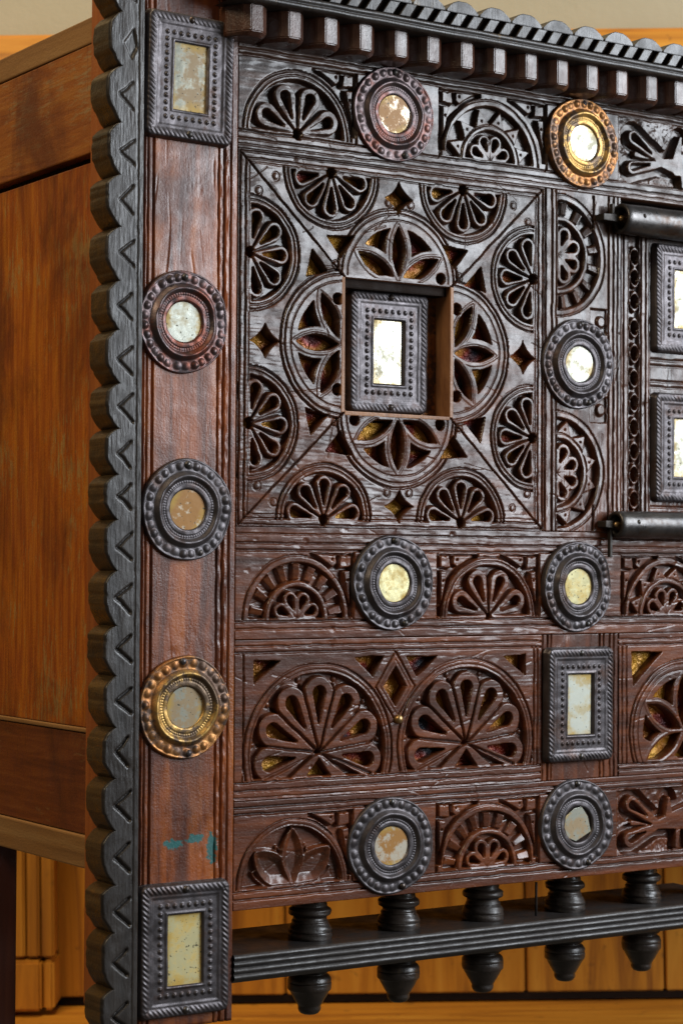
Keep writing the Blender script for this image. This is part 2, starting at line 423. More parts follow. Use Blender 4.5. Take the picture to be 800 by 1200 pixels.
class Relief:
    def __init__(s, x0, x1, z0, z1, step, seed=1, warp=0.55):
        nx, nz = int(round((x1 - x0) / step)) + 1, int(round((z1 - z0) / step)) + 1
        s.xs = np.linspace(x0, x1, nx).astype(np.float32); s.zs = np.linspace(z0, z1, nz).astype(np.float32)
        s.gx, s.gz = np.meshgrid(s.xs, s.zs)
        s.seed = seed
        w = warp
        s.X = s.gx + w * 2 * vnoise(s.gx, s.gz, 17, seed) + w * vnoise(s.gx, s.gz, 5, seed + 1)
        s.Z = s.gz + w * 2 * vnoise(s.gx, s.gz, 17, seed + 2) + w * vnoise(s.gx, s.gz, 5, seed + 3)
        s.h = np.zeros_like(s.gx)
        s.reg = np.zeros(s.gx.shape, np.int32)
        s.names = ['']
    def win(s, cx, cz, r):
        i0, i1 = np.searchsorted(s.xs, [cx - r, cx + r]); j0, j1 = np.searchsorted(s.zs, [cz - r, cz + r])
        return (slice(j0, j1), slice(i0, i1))
    ALL = (slice(None), slice(None))
    def set(s, sd, target, w=1.4, sl=ALL):
        t = np.clip(0.5 - sd / w, 0, 1); t = t * t * (3 - 2 * t)
        s.h[sl] += (target - s.h[sl]) * t
    def groove(s, d, width, depth, sl=ALL):
        t = np.clip(1 - (np.abs(d) / (width / 2)) ** 2, 0, 1)
        s.h[sl] -= depth * t
    def hole(s, sd, sl=ALL):
        s.set(sd, -24.0, 1.5, sl)
    def dome(s, cx, cz, r, hgt):
        sl = s.win(cx, cz, r + 2); d = np.hypot(s.X[sl] - cx, s.Z[sl] - cz)
        s.h[sl] += hgt * np.sqrt(np.clip(1 - (d / r) ** 2, 0, 1))
        s.groove(d - r - 0.6, 1.6, 0.8, sl)
    def region(s, name, mask, sl=ALL):
        s.names.append(name)
        q = s.reg[sl]; q[mask] = len(s.names) - 1
        s.reg[sl] = q
    def local(s, c, ang, R):
        sl = s.win(c[0], c[1], R)
        dx, dz = s.X[sl] - c[0], s.Z[sl] - c[1]
        ca, sa = math.cos(ang), math.sin(ang)
        return sl, dx * ca + dz * sa, -dx * sa + dz * ca      # v points away from the base
    def hline(s, z, width=2.6, depth=2.2, x0=-1e9, x1=1e9):
        m = (s.gx > x0) & (s.gx < x1)
        t = np.clip(1 - (np.abs(s.Z - z) / (width / 2)) ** 2, 0, 1)
        s.h -= 1.3 * depth * t * m
    def vline(s, x, width=2.6, depth=2.2, z0=-1e9, z1=1e9):
        m = (s.gz > z0) & (s.gz < z1)
        t = np.clip(1 - (np.abs(s.X - x) / (width / 2)) ** 2, 0, 1)
        s.h -= 1.3 * depth * t * m
    # ---- motifs; ang 0 = base at the bottom
    def petals(s, sl, u, v, n, a0, a1, r2, b, hole, through, top=-0.6, ri=3.0, hr=0.52, hi=0.45):
        for i in range(n):
            a = math.radians(a0 + (a1 - a0) * i / (n - 1))
            ca, sa = math.cos(a), math.sin(a)
            al, ac = u * ca + v * sa, -u * sa + v * ca
            s.set(capsule(ac, al - ri, 0.8, b, r2 - ri), top, 1.5, sl)
        for i in range(n):
            a = math.radians(a0 + (a1 - a0) * i / (n - 1))
            ca, sa = math.cos(a), math.sin(a)
            al, ac = u * ca + v * sa, -u * sa + v * ca
            r0 = r2 * hi
            sd = capsule(ac, al - r0, 0.8, b * hr, r2 - r0)
            if through: s.hole(sd, sl)
            elif hole: s.set(sd, -11.0, 1.6, sl)
    def fan(s, c, ang, R, n, a0, a1, r2, b, through, centre=0.0, vmin=0.0, name='fan_carving', ground=-8.5, hr=0.52, ring=9, clip=None):
        sl, u, v = s.local(c, ang, R + 8)
        r = np.hypot(u, v)
        ins = np.maximum(r - (R - ring), vmin + 1.5 - v)
        s.set(ins, ground, 1.8, sl)
        keep = v > vmin - 0.5
        for q, wd, dp in ((R, 2.6, 3.2), (R - ring * 0.5, 1.8, 1.8)):
            t = np.clip(1 - (np.abs(r - q) / (wd / 2)) ** 2, 0, 1) * keep
            s.h[sl] -= dp * t
        s.petals(sl, u, v, n, a0, a1, r2, b, True, through, hr=hr)
        if centre: s.hole(r - centre, sl)
        s.region(name, (r < R + 0.8) & (v > vmin - 0.8), sl)
    def arc_band(s, c, ang, R, Ri, kind, n, vmin=0.0, name='arch_carving'):
        sl, u, v = s.local(c, ang, R + 8)
        r = np.hypot(u, v); th = np.arctan2(v, u)
        keep = v > vmin - 0.5
        base = np.maximum(np.maximum(r - (R - 7), (Ri + 0.5) - r), vmin + 1 - v)
        s.set(base, -8.0, 1.6, sl)
        s.h[sl] -= 2.2 * np.clip(1 - (np.abs(r - R) / 1.2) ** 2, 0, 1) * keep
        D = math.pi / n
        for i in range(n):
            a = (i + 0.5) * D
            al = u * math.cos(a) + v * math.sin(a); ac = -u * math.sin(a) + v * math.cos(a)
            if kind == 'block':
                sd = np.maximum(np.maximum(np.abs(ac) - 4.2 * (al / R + 0.25), (Ri + 1.5) - r), r - (R - 8))
                t = np.clip(0.5 - sd / 1.6, 0, 1)
                tilt = -1.2 - 2.6 * np.clip((ac + 4) / 8, 0, 1)
                s.h[sl] += (tilt - s.h[sl]) * t
            else:
                L = R - 8 - Ri
                hw = (1 - (al - Ri) / L) * (Ri * D * 0.5)
                sd = np.maximum(np.maximum(np.maximum((np.abs(ac) - hw) * 0.75, -al), (Ri + 0.5) - r), r - (R - 8))
                s.set(sd, -0.8, 1.4, sl)
                s.set(np.hypot(al - Ri - 5.5, ac) - 0.9, -3, 1.0, sl)
        inn = np.maximum(r - (Ri - 5.5), vmin + 1 - v)
        s.set(inn, -8.0, 1.6, sl)
        s.h[sl] -= 1.2 * np.clip(1 - (np.abs(r - Ri) / 1.1) ** 2, 0, 1) * keep
        k = Ri - 6.5
        s.petals(sl, u, v, 4, 24, 156, k * 0.66, k * 0.27, True, False, ri=2.0, hr=0.46, hi=0.55)
        s.region(name, (r < R + 0.8) & (v > vmin - 0.8), sl)
    def hexafoil(s, c, ang, R, Rin, petals, vmin, board=None, band=2.6, name='rosette_carving'):
        sl, u, v = s.local(c, ang, R + 8)
        r = np.hypot(u, v)
        bs = board[sl] if board is not None else np.full(r.shape, -99.0, np.float32)
        keep = (v > vmin - 0.5) & (bs < 0)
        for q, wd, dp in ((R, 2.6, 3.2), (R - 5, 2.0, 2.2), (Rin + 1.2, 1.8, 1.2)):
            s.h[sl] -= dp * np.clip(1 - (np.abs(r - q) / (wd / 2)) ** 2, 0, 1) * keep
        lens = None
        for a in petals:
            a = math.radians(a)
            hw = Rin * 0.185                        # half the width of a leaf
            Rc = (hw * hw + Rin * Rin / 4) / (2 * hw)
            al, ac = u * math.cos(a) + v * math.sin(a) - Rin / 2, np.abs(-u * math.sin(a) + v * math.cos(a))
            d = np.hypot(al, ac + Rc - hw) - Rc
            lens = d if lens is None else np.minimum(lens, d)
        hole = np.maximum(np.maximum(r - (Rin - 3.5), band - np.abs(lens)), vmin + 3.5 - v)
        hole = np.maximum(hole, np.where(lens > 0, np.maximum(band + 1.5 - lens, r - (Rin - 8.0)), -99.0))   # small corner cut-outs
        hole = np.maximum(hole, np.where((lens > 0) & (np.abs(u) > 2.2 * (v - vmin)), 5.0, -99.0))
        hole = np.maximum(hole, bs + 4)
        s.hole(hole, sl)
        s.h[sl] += 0.5 * np.clip(1 - (np.abs(lens) / 1.5) ** 2, 0, 1) * (r < Rin) * keep
        s.region(name, (r < R + 0.8) & (v > vmin - 0.8) & (bs < 0.3), sl)
    def corner_leaves(s, K, sx, ang=0.0):
        """small carved leaves between arch and upright; K = inner corner, sx = -1 right corner, +1 left corner"""
        sl = s.win(K[0], K[1], 75)
        ca, sa = math.cos(ang), math.sin(ang)
        dx, dz = s.X[sl] - K[0], s.Z[sl] - K[1]
        U, V = (dx * ca + dz * sa) * (-sx), -dx * sa + dz * ca
        rr = np.hypot(U + 70, V + 66)
        ground = np.maximum(np.maximum(65.5 - rr, U - 0.5), np.maximum(V - 0.5, -64 - V))
        ground = np.maximum(ground, -52 - U)
        s.set(ground, -7.0, 1.6, sl)
        for pts in ([(-46, -0.5), (-20, -1.5), (-19, -10), (-24, -13.5)], [(-14.5, -1.5), (-2, -1.5), (-2, -13), (-16, -15)], [(-12.5, -18), (-2.5, -17), (-2.5, -58), (-6.5, -40)]):
            sd = np.maximum(poly(U, V, pts), 66.5 - rr)
            s.set(sd, -0.5, 1.4, sl)
            cx, cy = np.mean(pts, 0)
            s.set(np.hypot(U - cx - (3 if len(pts) == 4 and pts[0][0] < -40 else 0), V - cy - (1 if pts[0][0] < -40 else 6)) - 1.0, -3.5, 1.2, sl)
    # ---- out
    def scratches(s, n, vertical):
        rs = np.random.RandomState(s.seed + 500)
        for _ in range(n):
            cx, cz = rs.uniform(s.xs[0], s.xs[-1]), rs.uniform(s.zs[0], s.zs[-1])
            a = rs.normal(0, 0.35) + (math.pi / 2 if vertical else 0)
            if rs.rand() < 0.25: a = rs.uniform(0, 3.1)
            L = rs.uniform(4, 22)
            sl = s.win(cx, cz, L + 2)
            if s.X[sl].size == 0: continue
            d = seg(s.X[sl], s.Z[sl], (cx - L * math.cos(a), cz - L * math.sin(a)), (cx + L * math.cos(a), cz + L * math.sin(a)))
            s.groove(d, rs.uniform(1.3, 2.4), rs.uniform(0.15, 0.6), sl)
        for _ in range(n // 2):                      # knocks and chips
            cx, cz = rs.uniform(s.xs[0], s.xs[-1]), rs.uniform(s.zs[0], s.zs[-1]); r = rs.uniform(1.5, 5)
            sl = s.win(cx, cz, r + 3)
            if s.X[sl].size == 0: continue
            d = np.hypot((s.X[sl] - cx) * rs.uniform(0.5, 1), s.Z[sl] - cz) + 1.5 * vnoise(s.X[sl], s.Z[sl], 2.5, s.seed)
            s.h[sl] -= rs.uniform(0.3, 1.1) * np.clip(1 - d / r, 0, 1)
    def build(s, name, mat, y0=0.0, parent=None, skirt=20.0, rough=0.2, mats=None, cut=-13.0):
        s.scratches(int((s.xs[-1] - s.xs[0]) * (s.zs[-1] - s.zs[0]) / (3000 if mat == 'post' else 2200)), mat in ('carved_v', 'post'))
        h = s.h + rough * vnoise(s.gx, s.gz, 11, s.seed + 7) * 2 + rough * 0.8 * (vnoise(s.gx, s.gz * 7, 12, s.seed + 9) if mat != 'carved_v' else vnoise(s.gx * 7, s.gz, 12, s.seed + 9))
        gx, gz = np.pad(s.gx, 1, 'edge'), np.pad(s.gz, 1, 'edge')
        h = np.pad(h, 1, constant_values=-skirt)
        reg = np.pad(s.reg, 1, 'edge')
        nz, nx = h.shape
        V = np.stack([gx, y0 - h, gz], -1).reshape(-1, 3) * S
        i = np.arange(nz - 1)[:, None]; j = np.arange(nx - 1)[None, :]
        F = np.stack([i * nx + j, i * nx + j + 1, (i + 1) * nx + j + 1, (i + 1) * nx + j], -1)
        hm = np.maximum(np.maximum(h[:-1, :-1], h[1:, :-1]), np.maximum(h[:-1, 1:], h[1:, 1:]))
        fr = reg[:-1, :-1]
        solid = hm > cut
        base = None
        for k in range(len(s.names)):
            f = F[solid & (fr == k)]
            if len(f) == 0: continue
            used, invx = np.unique(f, return_inverse=True)
            nm = name if k == 0 else s.names[k]
            me = np_mesh(nm, V[used], invx.reshape(-1, 4))
            if k == 0: base = put(nm, me, mat, parent)
            else: put(nm, me, (mats or {}).get(nm, mat), base)
        return base

# ------------------------------------------------------------------ the setting behind the chest
CHEST = None
def wall_pt(a, b, d):
    """a: along the wall, b: up, d: distance from the camera along the view"""
    q = CP + A_AX * a + Vector((0, 0, b)) + F_AX * d
    return q
F_AX = Vector((CF.x, CF.y, 0)).normalized()
A_AX = Vector((F_AX.y, -F_AX.x, 0))
def wall_box(name, a0, a1, b0, b1, d0, d1, mat, parent=None, bevel=0.002):
    bm = bmesh.new()
    bmesh.ops.create_cube(bm, size=1)
    for v in bm.verts:
        v.co = Vector(((a0 + a1) / 2 + v.co.x * (a1 - a0), (d0 + d1) / 2 + v.co.y * (d1 - d0), (b0 + b1) / 2 + v.co.z * (b1 - b0)))
    if bevel: bmesh.ops.bevel(bm, geom=bm.edges[:], offset=bevel, segments=2, affect='EDGES')
    o = put(name, bm_mesh(name, bm), mat)
    if parent is None:
        o.matrix_world = Matrix.Translation(CP) @ Matrix.Rotation(math.atan2(A_AX.y, A_AX.x), 4, 'Z') @ Matrix.Rotation(math.radians(-0.95), 4, 'Y')
    else:
        o.parent = parent
    return o
wall = wall_box('wall', -2.2, 3.2, -1.2, 2.2, 3.15, 3.3, 'plaster', bevel=0)
tag(wall, 'plain cream plaster wall above the pine panelling behind the chest', 'wall', kind='structure')
pan = wall_box('pine_panelling', -2.2, 3.2, -1.2, 0.757, 3.12, 3.148, 'pine_v')
tag(pan, 'orange pine panelling with upright boards and knots behind the chest', 'panelling', kind='structure')
px = lambda u, d: (u - 400) / 2476.26 * d
wall_box('cap_rail', -2.2, 3.2, 0.718, 0.777, 3.06, 3.119, 'pine_h', pan, 0.006)
wall_box('cap_moulding', -2.2, 3.2, 0.699, 0.717, 3.085, 3.119, 'pine_h', pan, 0.005)
edges = [-900, -700, -480, -260, 40, 62, 205, 330, 470, 610, 772, 900, 1060, 1250]
for a, b in zip(edges[:-1], edges[1:]):
    wall_box('board', px(a, 3.1) + 0.0015, px(b, 3.1) - 0.0015, -0.628, 0.698, 3.104, 3.119, 'pine_v', pan)
wall_box('pilaster', px(-60, 3.06), px(61, 3.06), -0.559, 0.698, 3.045, 3.103, 'pine_v', pan)
for a, b in ((-60, 9), (11, 27), (29, 44), (46, 61)):
    wall_box('fillet', px(a, 3.03) + 0.0005, px(b, 3.03) - 0.0005, -0.557, 0.697, 3.030, 3.044, 'pine_v', pan, 0.003)
wall_box('pilaster_base', px(-60, 3.02), px(45, 3.02), -0.632, -0.5605, 3.022, 3.103, 'pine_v', pan, 0.004)
wall_box('pilaster_base', px(46, 3.02), px(59, 3.02), -0.632, -0.5605, 3.030, 3.103, 'pine_v', pan, 0.004)
wall_box('gap_shade_strip', -2.2, 3.2, -0.6395, -0.6285, 3.108, 3.1185, 'core', pan, 0)  # dark strip standing in for the shade inside the gap above the ledge
led = wall_box('pine_ledge', -2.2, 3.2, -0.668, -0.640, 2.90, 3.103, 'pine_h', None, 0.006)
tag(led, 'worn knotty pine ledge running along the foot of the panelling', 'ledge', kind='structure')
wall_box('ledge_front', -2.2, 3.2, -1.0, -0.6685, 2.925, 3.0, 'pine_h', led, 0.004)

# ------------------------------------------------------------------ the chest
CHEST = bpy.data.objects.new('dowry_chest', None)
col.objects.link(CHEST)
CHEST.location = (0.45, 0.1, -0.45)
tag(CHEST, 'dark carved wooden dowry chest set with round and rectangular mirror medallions', 'chest')
bpy.context.view_layer.update()
XR = 1203.0
ST = 0.8

put('carcass', box_mesh('carcass', 402, 1960, 36, 340, -300, 520, 0), 'core', CHEST)
put('core_board', box_mesh('core_board', 512, XR - 1, 26.5, 35.5, -335, 540, 0), 'core', CHEST)
put('foil_sheet', box_mesh('foil_sheet', 520, 890, 13.6, 26, -230, -78, 0), 'foil', CHEST)
put('foil_sheet', box_mesh('foil_sheet', 1010, XR - 4, 13.6, 26, -230, -78, 0), 'foil', CHEST)
bm = bmesh.new()
o_ = [(514, 39), (896, 39), (896, 408), (514, 408)]; i_ = [(634, 146), (776, 146), (776, 291), (634, 291)]
va = [bm.verts.new((x * S, 0.0137, z * S)) for x, z in o_]; vb = [bm.verts.new((x * S, 0.0137, z * S)) for x, z in i_]
vc = [bm.verts.new((x * S, 0.0262, z * S)) for x, z in o_]; vd = [bm.verts.new((x * S, 0.0262, z * S)) for x, z in i_]
for i in range(4):
    j = (i + 1) % 4
    bm.faces.new((va[i], va[j], vb[j], vb[i])); bm.faces.new((vc[i], vc[j], vd[j], vd[i]))
    bm.faces.new((va[i], va[j], vc[j], vc[i])); bm.faces.new((vb[i], vb[j], vd[j], vd[i]))
put('foil_sheet', bm_mesh('foil_sheet', bm), 'foil', CHEST)
put('foil_sheet', box_mesh('foil_sheet', 1012, 1052, 21, 26, 64, 372, 0), 'foil', CHEST)

# --- left post
p = Relief(401.5, 510.6, -446, 562, 0.8, 3, 0.3)
def strip(p, zstep):
    k = max(1, int(zstep / 0.8))
    p.zs = p.zs[::k]
    for a in ('gx', 'gz', 'X', 'Z', 'h', 'reg'): setattr(p, a, getattr(p, a)[::k])
strip(p, 3.2)
for x, w, d in ((407.5, 2.4, 2.5), (411.5, 2.2, 2.0), (417.5, 2.6, 2.5), (490, 2.4, 2.2), (496.5, 3.0, 2.6), (503.5, 2.2, 1.8)):
    p.vline(x, w, d)
p.h += 0.9 * np.clip((p.X - 491) / 2, 0, 1) * np.clip((502 - p.X) / 2, 0, 1) * (vnoise(p.gx, p.gz, 4.5, 5) * 2 - 0.2)
for zc, ln in ((470, 90), (300, 60), (60, 40), (-120, 70)):                       # old drying cracks
    x = 447 + 14 * math.sin(zc)
    t = np.clip(1 - np.abs(p.X - x - 2.5 * np.sin(p.gz / 23)) / 0.9, 0, 1) * np.clip(1 - np.abs(p.gz - zc) / ln, 0, 1)
    p.h -= 1.6 * t
p.build('post', 'post', 0, CHEST, 26, rough=0.12)
# front leg behind the trim
bm = bmesh.new()
pts = [(57, -418), (57, 566), (26.5, 566), (26.5, -446), (30, -450), (40, -446)]
pts = [(57, 566), (26.5, 566), (26.5, -447), (36, -444), (57, -424)]
a = [bm.verts.new((0.3778, y * S, z * S)) for y, z in pts]; b = [bm.verts.new((0.5105, y * S, z * S)) for y, z in pts]
bm.faces.new(a); bm.faces.new(b[::-1])
for i in range(5): bm.faces.new((a[i], a[(i + 1) % 5], b[(i + 1) % 5], b[i]))
bmesh.ops.bevel(bm, geom=bm.edges[:], offset=0.002, segments=2, affect='EDGES')
put('front_leg', bm_mesh('front_leg', bm), 'leg', CHEST)
# rear leg
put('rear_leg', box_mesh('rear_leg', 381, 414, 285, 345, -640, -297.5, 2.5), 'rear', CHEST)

# --- scalloped trim board
cusps = [574, 523.3, 471.6, 417.6, 367.8, 318.3, 266.9, 220.5, 169.6, 126.9, 83.4, 40.7, -7.5, -59.4, -106.7, -155.2, -203.2, -252.0, -303.1, -347.8, -400.4, -446]
zz = []
for a, b in zip(cusps[:-1], cusps[1:]):
    zz += list(a + (b - a) * (0.5 - 0.5 * np.cos(np.pi * np.linspace(0, 1, 49)[:-1])) * 0.6 + (b - a) * np.linspace(0, 1, 49)[:-1] * 0.4)
zz = np.array(zz + [cusps[-1]])[::-1]
ca = np.array(cusps)[::-1]
ki = np.clip(np.searchsorted(ca, zz, 'right') - 1, 0, len(ca) - 2)
tt = (zz - ca[ki]) / (ca[ki + 1] - ca[ki])
rr = np.random.RandomState(2).rand(len(ca))
ta, tb = 0.30 + 0.10 * rr[ki], 0.84 - 0.08 * rr[::-1][ki]                 # slanting underside, flat face, short shoulder
sh = np.where(tt < ta, (np.clip(tt / ta, 0, 1)) ** 0.72, np.where(tt > tb, np.clip((1 - tt) / (1 - tb), 0, 1) ** 0.6, 1 + 0.06 * np.sin(np.pi * (tt - ta) / (tb - ta))))
xo = 376.6 - (11.0 + 2.4 * rr[ki]) * sh
xo = xo + 1.4 * vnoise(zz, zz * 0, 14, 3) + 0.9 * np.clip(vnoise(zz, zz * 0, 4, 8) - 0.1, 0, 1) * 3
nu = 38
us = np.linspace(0, 1, nu)
X = xo[:, None] + (401.0 - xo[:, None]) * us[None, :]
Zg = np.repeat(zz[:, None], nu, 1)
h = np.zeros_like(X)
d_edge = (X - xo[:, None])
h -= 1.2 * np.clip(1 - d_edge / 1.2, 0, 1) ** 2
h -= 1.6 * np.clip(1 - np.abs(X - 395.2) / 0.9, 0, 1)
rs = np.random.RandomState(9)
Xw, Zw = X + 1.6 * vnoise(X, Zg, 8, 21), Zg + 1.0 * vnoise(X, Zg, 8, 22)
for i in range(len(ca) - 1):
    zc = (ca[i] + ca[i + 1]) / 2 + rs.uniform(-3, 3); ax = 375.5 + rs.uniform(-1, 1.5); ex = 391.0 + rs.uniform(-2, 1.5)
    up, dn = rs.uniform(11, 14), rs.uniform(11.5, 14.5)
    if i == len(ca) - 3:
        t = np.clip(0.5 - poly(Xw, Zw, [(379, zc), (390, zc + 14), (394, zc - 2), (388, zc - 15)]) / 2, 0, 1)
        h = h - 2.2 * t; continue
    d = np.minimum(seg(Xw, Zw, (ax, zc), (ex, zc + up)) * 1.15, seg(Xw, Zw, (ax, zc), (ex, zc - dn)))
    low = (len(ca) - i) / len(ca); wd_ = 1.3 + 1.0 * low
    h = h - (1.6 + 2.2 * low) * np.clip(1.25 * (1 - d / wd_), 0, 1)
h += 0.3 * vnoise(X, Zg, 9, 31) + 0.22 * vnoise(X * 6, Zg, 8, 32)
rows = len(zz)
nb = 9
yb = np.linspace(0, 1, nb)
Vf = np.stack([X, -10 - h, Zg], -1)
side_y = -10 + 36 * yb[::-1]
sx = xo[:, None] + 0.7 * vnoise(np.repeat(side_y[None, :], rows, 0), Zg[:, :nb], 6, 41) + np.where(side_y[None, :] < -8, 0.25, 0)
Vs = np.stack([sx, np.repeat(side_y[None, :], rows, 0), Zg[:, :nb]], -1)
Vr = np.stack([np.full((rows, 1), 401.0), np.full((rows, 1), 8.0), Zg[:, :1]], -1)
G = np.concatenate([Vs[:, :-1], Vf, Vr], 1)
nc = G.shape[1]
i = np.arange(rows - 1)[:, None]; j = np.arange(nc - 1)[None, :]
F = np.stack([i * nc + j, i * nc + j + 1, (i + 1) * nc + j + 1, (i + 1) * nc + j], -1).reshape(-1, 4)
tm = np_mesh('scalloped_trim', G.reshape(-1, 3) * S, F)
to = put('scalloped_trim', tm, 'trim', CHEST)
tm.materials.append(M['edge'])                      # sawn edge of the board, browner than its blackened face
tm.polygons.foreach_set('material_index', np.tile((np.arange(nc - 1) < nb - 2).astype(np.int32), rows - 1))

# --- left side boards
sy0, sy1 = 57.5, 347
put('side_strip', box_mesh('side_strip', 380, 402, sy0, sy1, 508.2, 533.5, 1.5, 0.6), 'pale', CHEST)
put('side_board', box_mesh('side_board', 381, 402, sy0, sy1, 401, 507.4, 1.5, 0.5), 'side_h', CHEST)
put('side_panel', box_mesh('side_panel', 385, 402, sy0, sy1, -160.4, 392.5, 1.5, 0.3), 'side', CHEST)
put('side_backing', box_mesh('side_backing', 396, 402, sy0, sy1, 392.8, 400.7, 0), 'core', CHEST)
put('side_ledge', box_mesh('side_ledge', 382, 402, sy0, sy1, -165.2, -160.9, 1.2, 0.3), 'pale', CHEST)
put('side_board', box_mesh('side_board', 384, 402, sy0, sy1, -264.5, -165.7, 1.5, 0.5), 'side_low', CHEST)
put('side_rail', box_mesh('side_rail', 380, 402, sy0, sy1, -297, -265, 1.8, 0.6), 'pale', CHEST)

# --- top rail
r = Relief(511.6, XR, 411.2, 530, ST, 11)
for z, w, d in ((510.5, 2.4, 2.4), (504.5, 3.0, 3.2), (428.6, 2.4, 2.4), (421, 2.2, 2.2), (415, 1.8, 1.2)): r.hline(z, w, d)
BZ = 431.5
for x in (651.5, 757, 901): r.vline(x, 2.6, 3.0, 429, 503)
r.corner_leaves((650, 501), -1); r.corner_leaves((758.5, 501), 1); r.corner_leaves((899.5, 501), -1)
r.fan((581, BZ), 0, 64, 4, 24, 156, 40, 12.5, False, 5.0, hr=0.42)
r.arc_band((824, BZ), 0, 65, 38, 'tooth', 6)
def bird(r, cells, gnd, box, body, slots, spikes):
    x0, x1, z0, z1 = box
    sl = r.win((x0 + x1) / 2, (z0 + z1) / 2, 110)
    X, Z = r.X[sl], r.Z[sl]
    shape = None
    for q in body:
        d = cap2(X, Z, *q)
        shape = d if shape is None else np.minimum(shape, d)
    bx = np.maximum(np.maximum(x0 - X, X - x1), np.maximum(z0 - Z, Z - z1))
    ground = np.maximum(bx, shape - 9)          # a sunk halo hugs the bird, rough ground further out
    r.set(bx, -1.6, 2.0, sl)
    r.h[sl] += np.where(bx < 0, 1.6 * vnoise(X, Z, 7, 77) + 0.8 * vnoise(X, Z, 2.5, 78), 0)
    r.set(ground, gnd, 2.2, sl)
    r.set(shape, 0.6, 1.6, sl)
    for q in slots: r.set(cap2(X, Z, *q), -9.5, 1.5, sl)
    for q in spikes: r.set(cap2(X, Z, *q), -2.2, 1.5, sl)
    r.region('bird_carving', (shape < 10) & (bx < 1), sl)
bird(r, None, -9.5, (1004, 1152, 430, 502),
     [((1072, 456), (1026, 480), 4, 8.5), ((1072, 456), (1024, 446), 4, 8.0), ((1066, 456), (1092, 455), 5, 10), ((1092, 455), (1130, 462), 12, 19), ((1090, 458), (1097, 488), 8, 2.5), ((1135, 470), (1146, 492), 9, 5), ((1100, 445), (1100, 432), 4, 3), ((1118, 447), (1120, 432), 4, 3)],
     [((1052, 466), (1027, 480), 0.8, 4.2), ((1050, 453), (1025, 447), 0.8, 3.8)], [((1056, 459), (1032, 462), 0.8, 3.5)])
r.build('top_rail', 'carved', 0, CHEST)

# --- square pierced panel
CX, CZ = 705.3, 223.4
q = Relief(512.2, 898.4, 37.2, 410.6, 0.75, 21)
U, V = q.X - CX, q.Z - CZ
HX, HZ = 67.5, 69.0
top = np.abs(U) - HX - (V - HZ)                      # <0 inside the top board
bot = np.abs(U) - HX - (-V - HZ)
lef = np.abs(V) - HZ - (-U - HX)
rig = np.abs(V) - HZ - (U - HX)
for nm, bd in (('mitred_board', top), ('mitred_board', bot), ('mitred_board', lef), ('mitred_board', rig)):
    q.region(nm, (bd < 0) & (np.abs(U) < 192.3 - 9.6) & (np.abs(V) < 186.0 - 9.6))
EX, EZ = 192.3, 186.0
for e, w, d in ((1.2, 2.2, 2.6), (7.6, 2.2, 2.2), (11.6, 1.6, 1.0)):
    q.groove(np.maximum(np.abs(U) - (EX - e), np.abs(V) - (EZ - e)), w, d)
for sx in (-1, 1):
    for sz in (-1, 1):
        q.groove(seg(q.X, q.Z, (CX + sx * HX, CZ + sz * HZ), (CX + sx * (EX - 2), CZ + sz * (EZ - 2))), 1.9, 3.2)
FA = (12, 168)
for sx in (-1, 1):
    q.fan((CX + sx * 83.7, CZ + 173.6), math.pi, 57, 5, *FA, 36, 9.8, True, 5.2)
    q.fan((CX + sx * 86 - 4, CZ - 179), 0, 57, 5, *FA, 36, 9.8, True, 5.2)
for sz in (-1, 1):
    q.fan((CX - 179, CZ + sz * 85), -math.pi / 2, 57, 5, *FA, 36, 9.8, True, 5.2)
    q.fan((CX + 178, CZ + sz * 86), math.pi / 2, 57, 5, *FA, 36, 9.8, True, 5.2)
PA = (29, 90, 151)
q.hexafoil((CX, CZ + HZ), 0, 76, 63, PA, 2.5, top, 4.0)
q.hexafoil((CX, CZ - HZ), math.pi, 76, 63, PA, 2.5, bot, 4.0)
q.hexafoil((CX - HX, CZ), math.pi / 2, 76, 63, PA, 2.5, lef, 4.0)
q.hexafoil((CX + HX, CZ), -math.pi / 2, 76, 63, PA, 2.5, rig, 4.0)
def star(cx, cz, a):
    sl = q.win(cx, cz, a + 4)
    f = (np.abs(q.X[sl] - cx) / a) ** 0.72 + (np.abs(q.Z[sl] - cz) / a) ** 0.72
    q.hole((f - 1) * a * 0.42, sl)
star(CX, CZ + 155.5, 16.5); star(CX + 2, CZ - 164, 16.5); star(CX - 161.5, CZ - 2, 16.5); star(CX + 164, CZ, 16.5)
for sx in (-1, 1):
    for sz in (-1, 1):
        for pts in ([(-90, 110), (-54, 113), (-71, 87)], [(-107, 95), (-114, 66), (-85, 72)]):
            pp = [(CX + sx * (-x), CZ + sz * z) for x, z in pts]
            sl = q.win(CX + sx * 85, CZ + sz * 90, 60)
            q.hole(poly(q.X[sl], q.Z[sl], pp) + 1.0, sl)
        sl = q.win(CX + sx * 64, CZ + sz * 60, 40)
        if not (sx < 0 and sz > 0):
            q.hole(np.hypot(q.X[sl] - CX - sx * 54, q.Z[sl] - CZ - sz * 76.5) - 5.4, sl)
        q.hole(np.hypot(q.X[sl] - CX - sx * 75.5, q.Z[sl] - CZ - sz * 46) - 5.4, sl)
        for dx, dz in ((150, 163), (170, 147), (78, 80), (14, 150)):
            q.dome(CX + sx * dx, CZ + sz * dz, 3.6, 1.0)
op = np.maximum(np.abs(q.gx - CX) - HX, np.abs(q.gz - CZ) - HZ)
q.h = np.where(op < -0.5, -40.0, q.h)
q.build('pierced_panel', 'carved', 0, CHEST, 13.4)
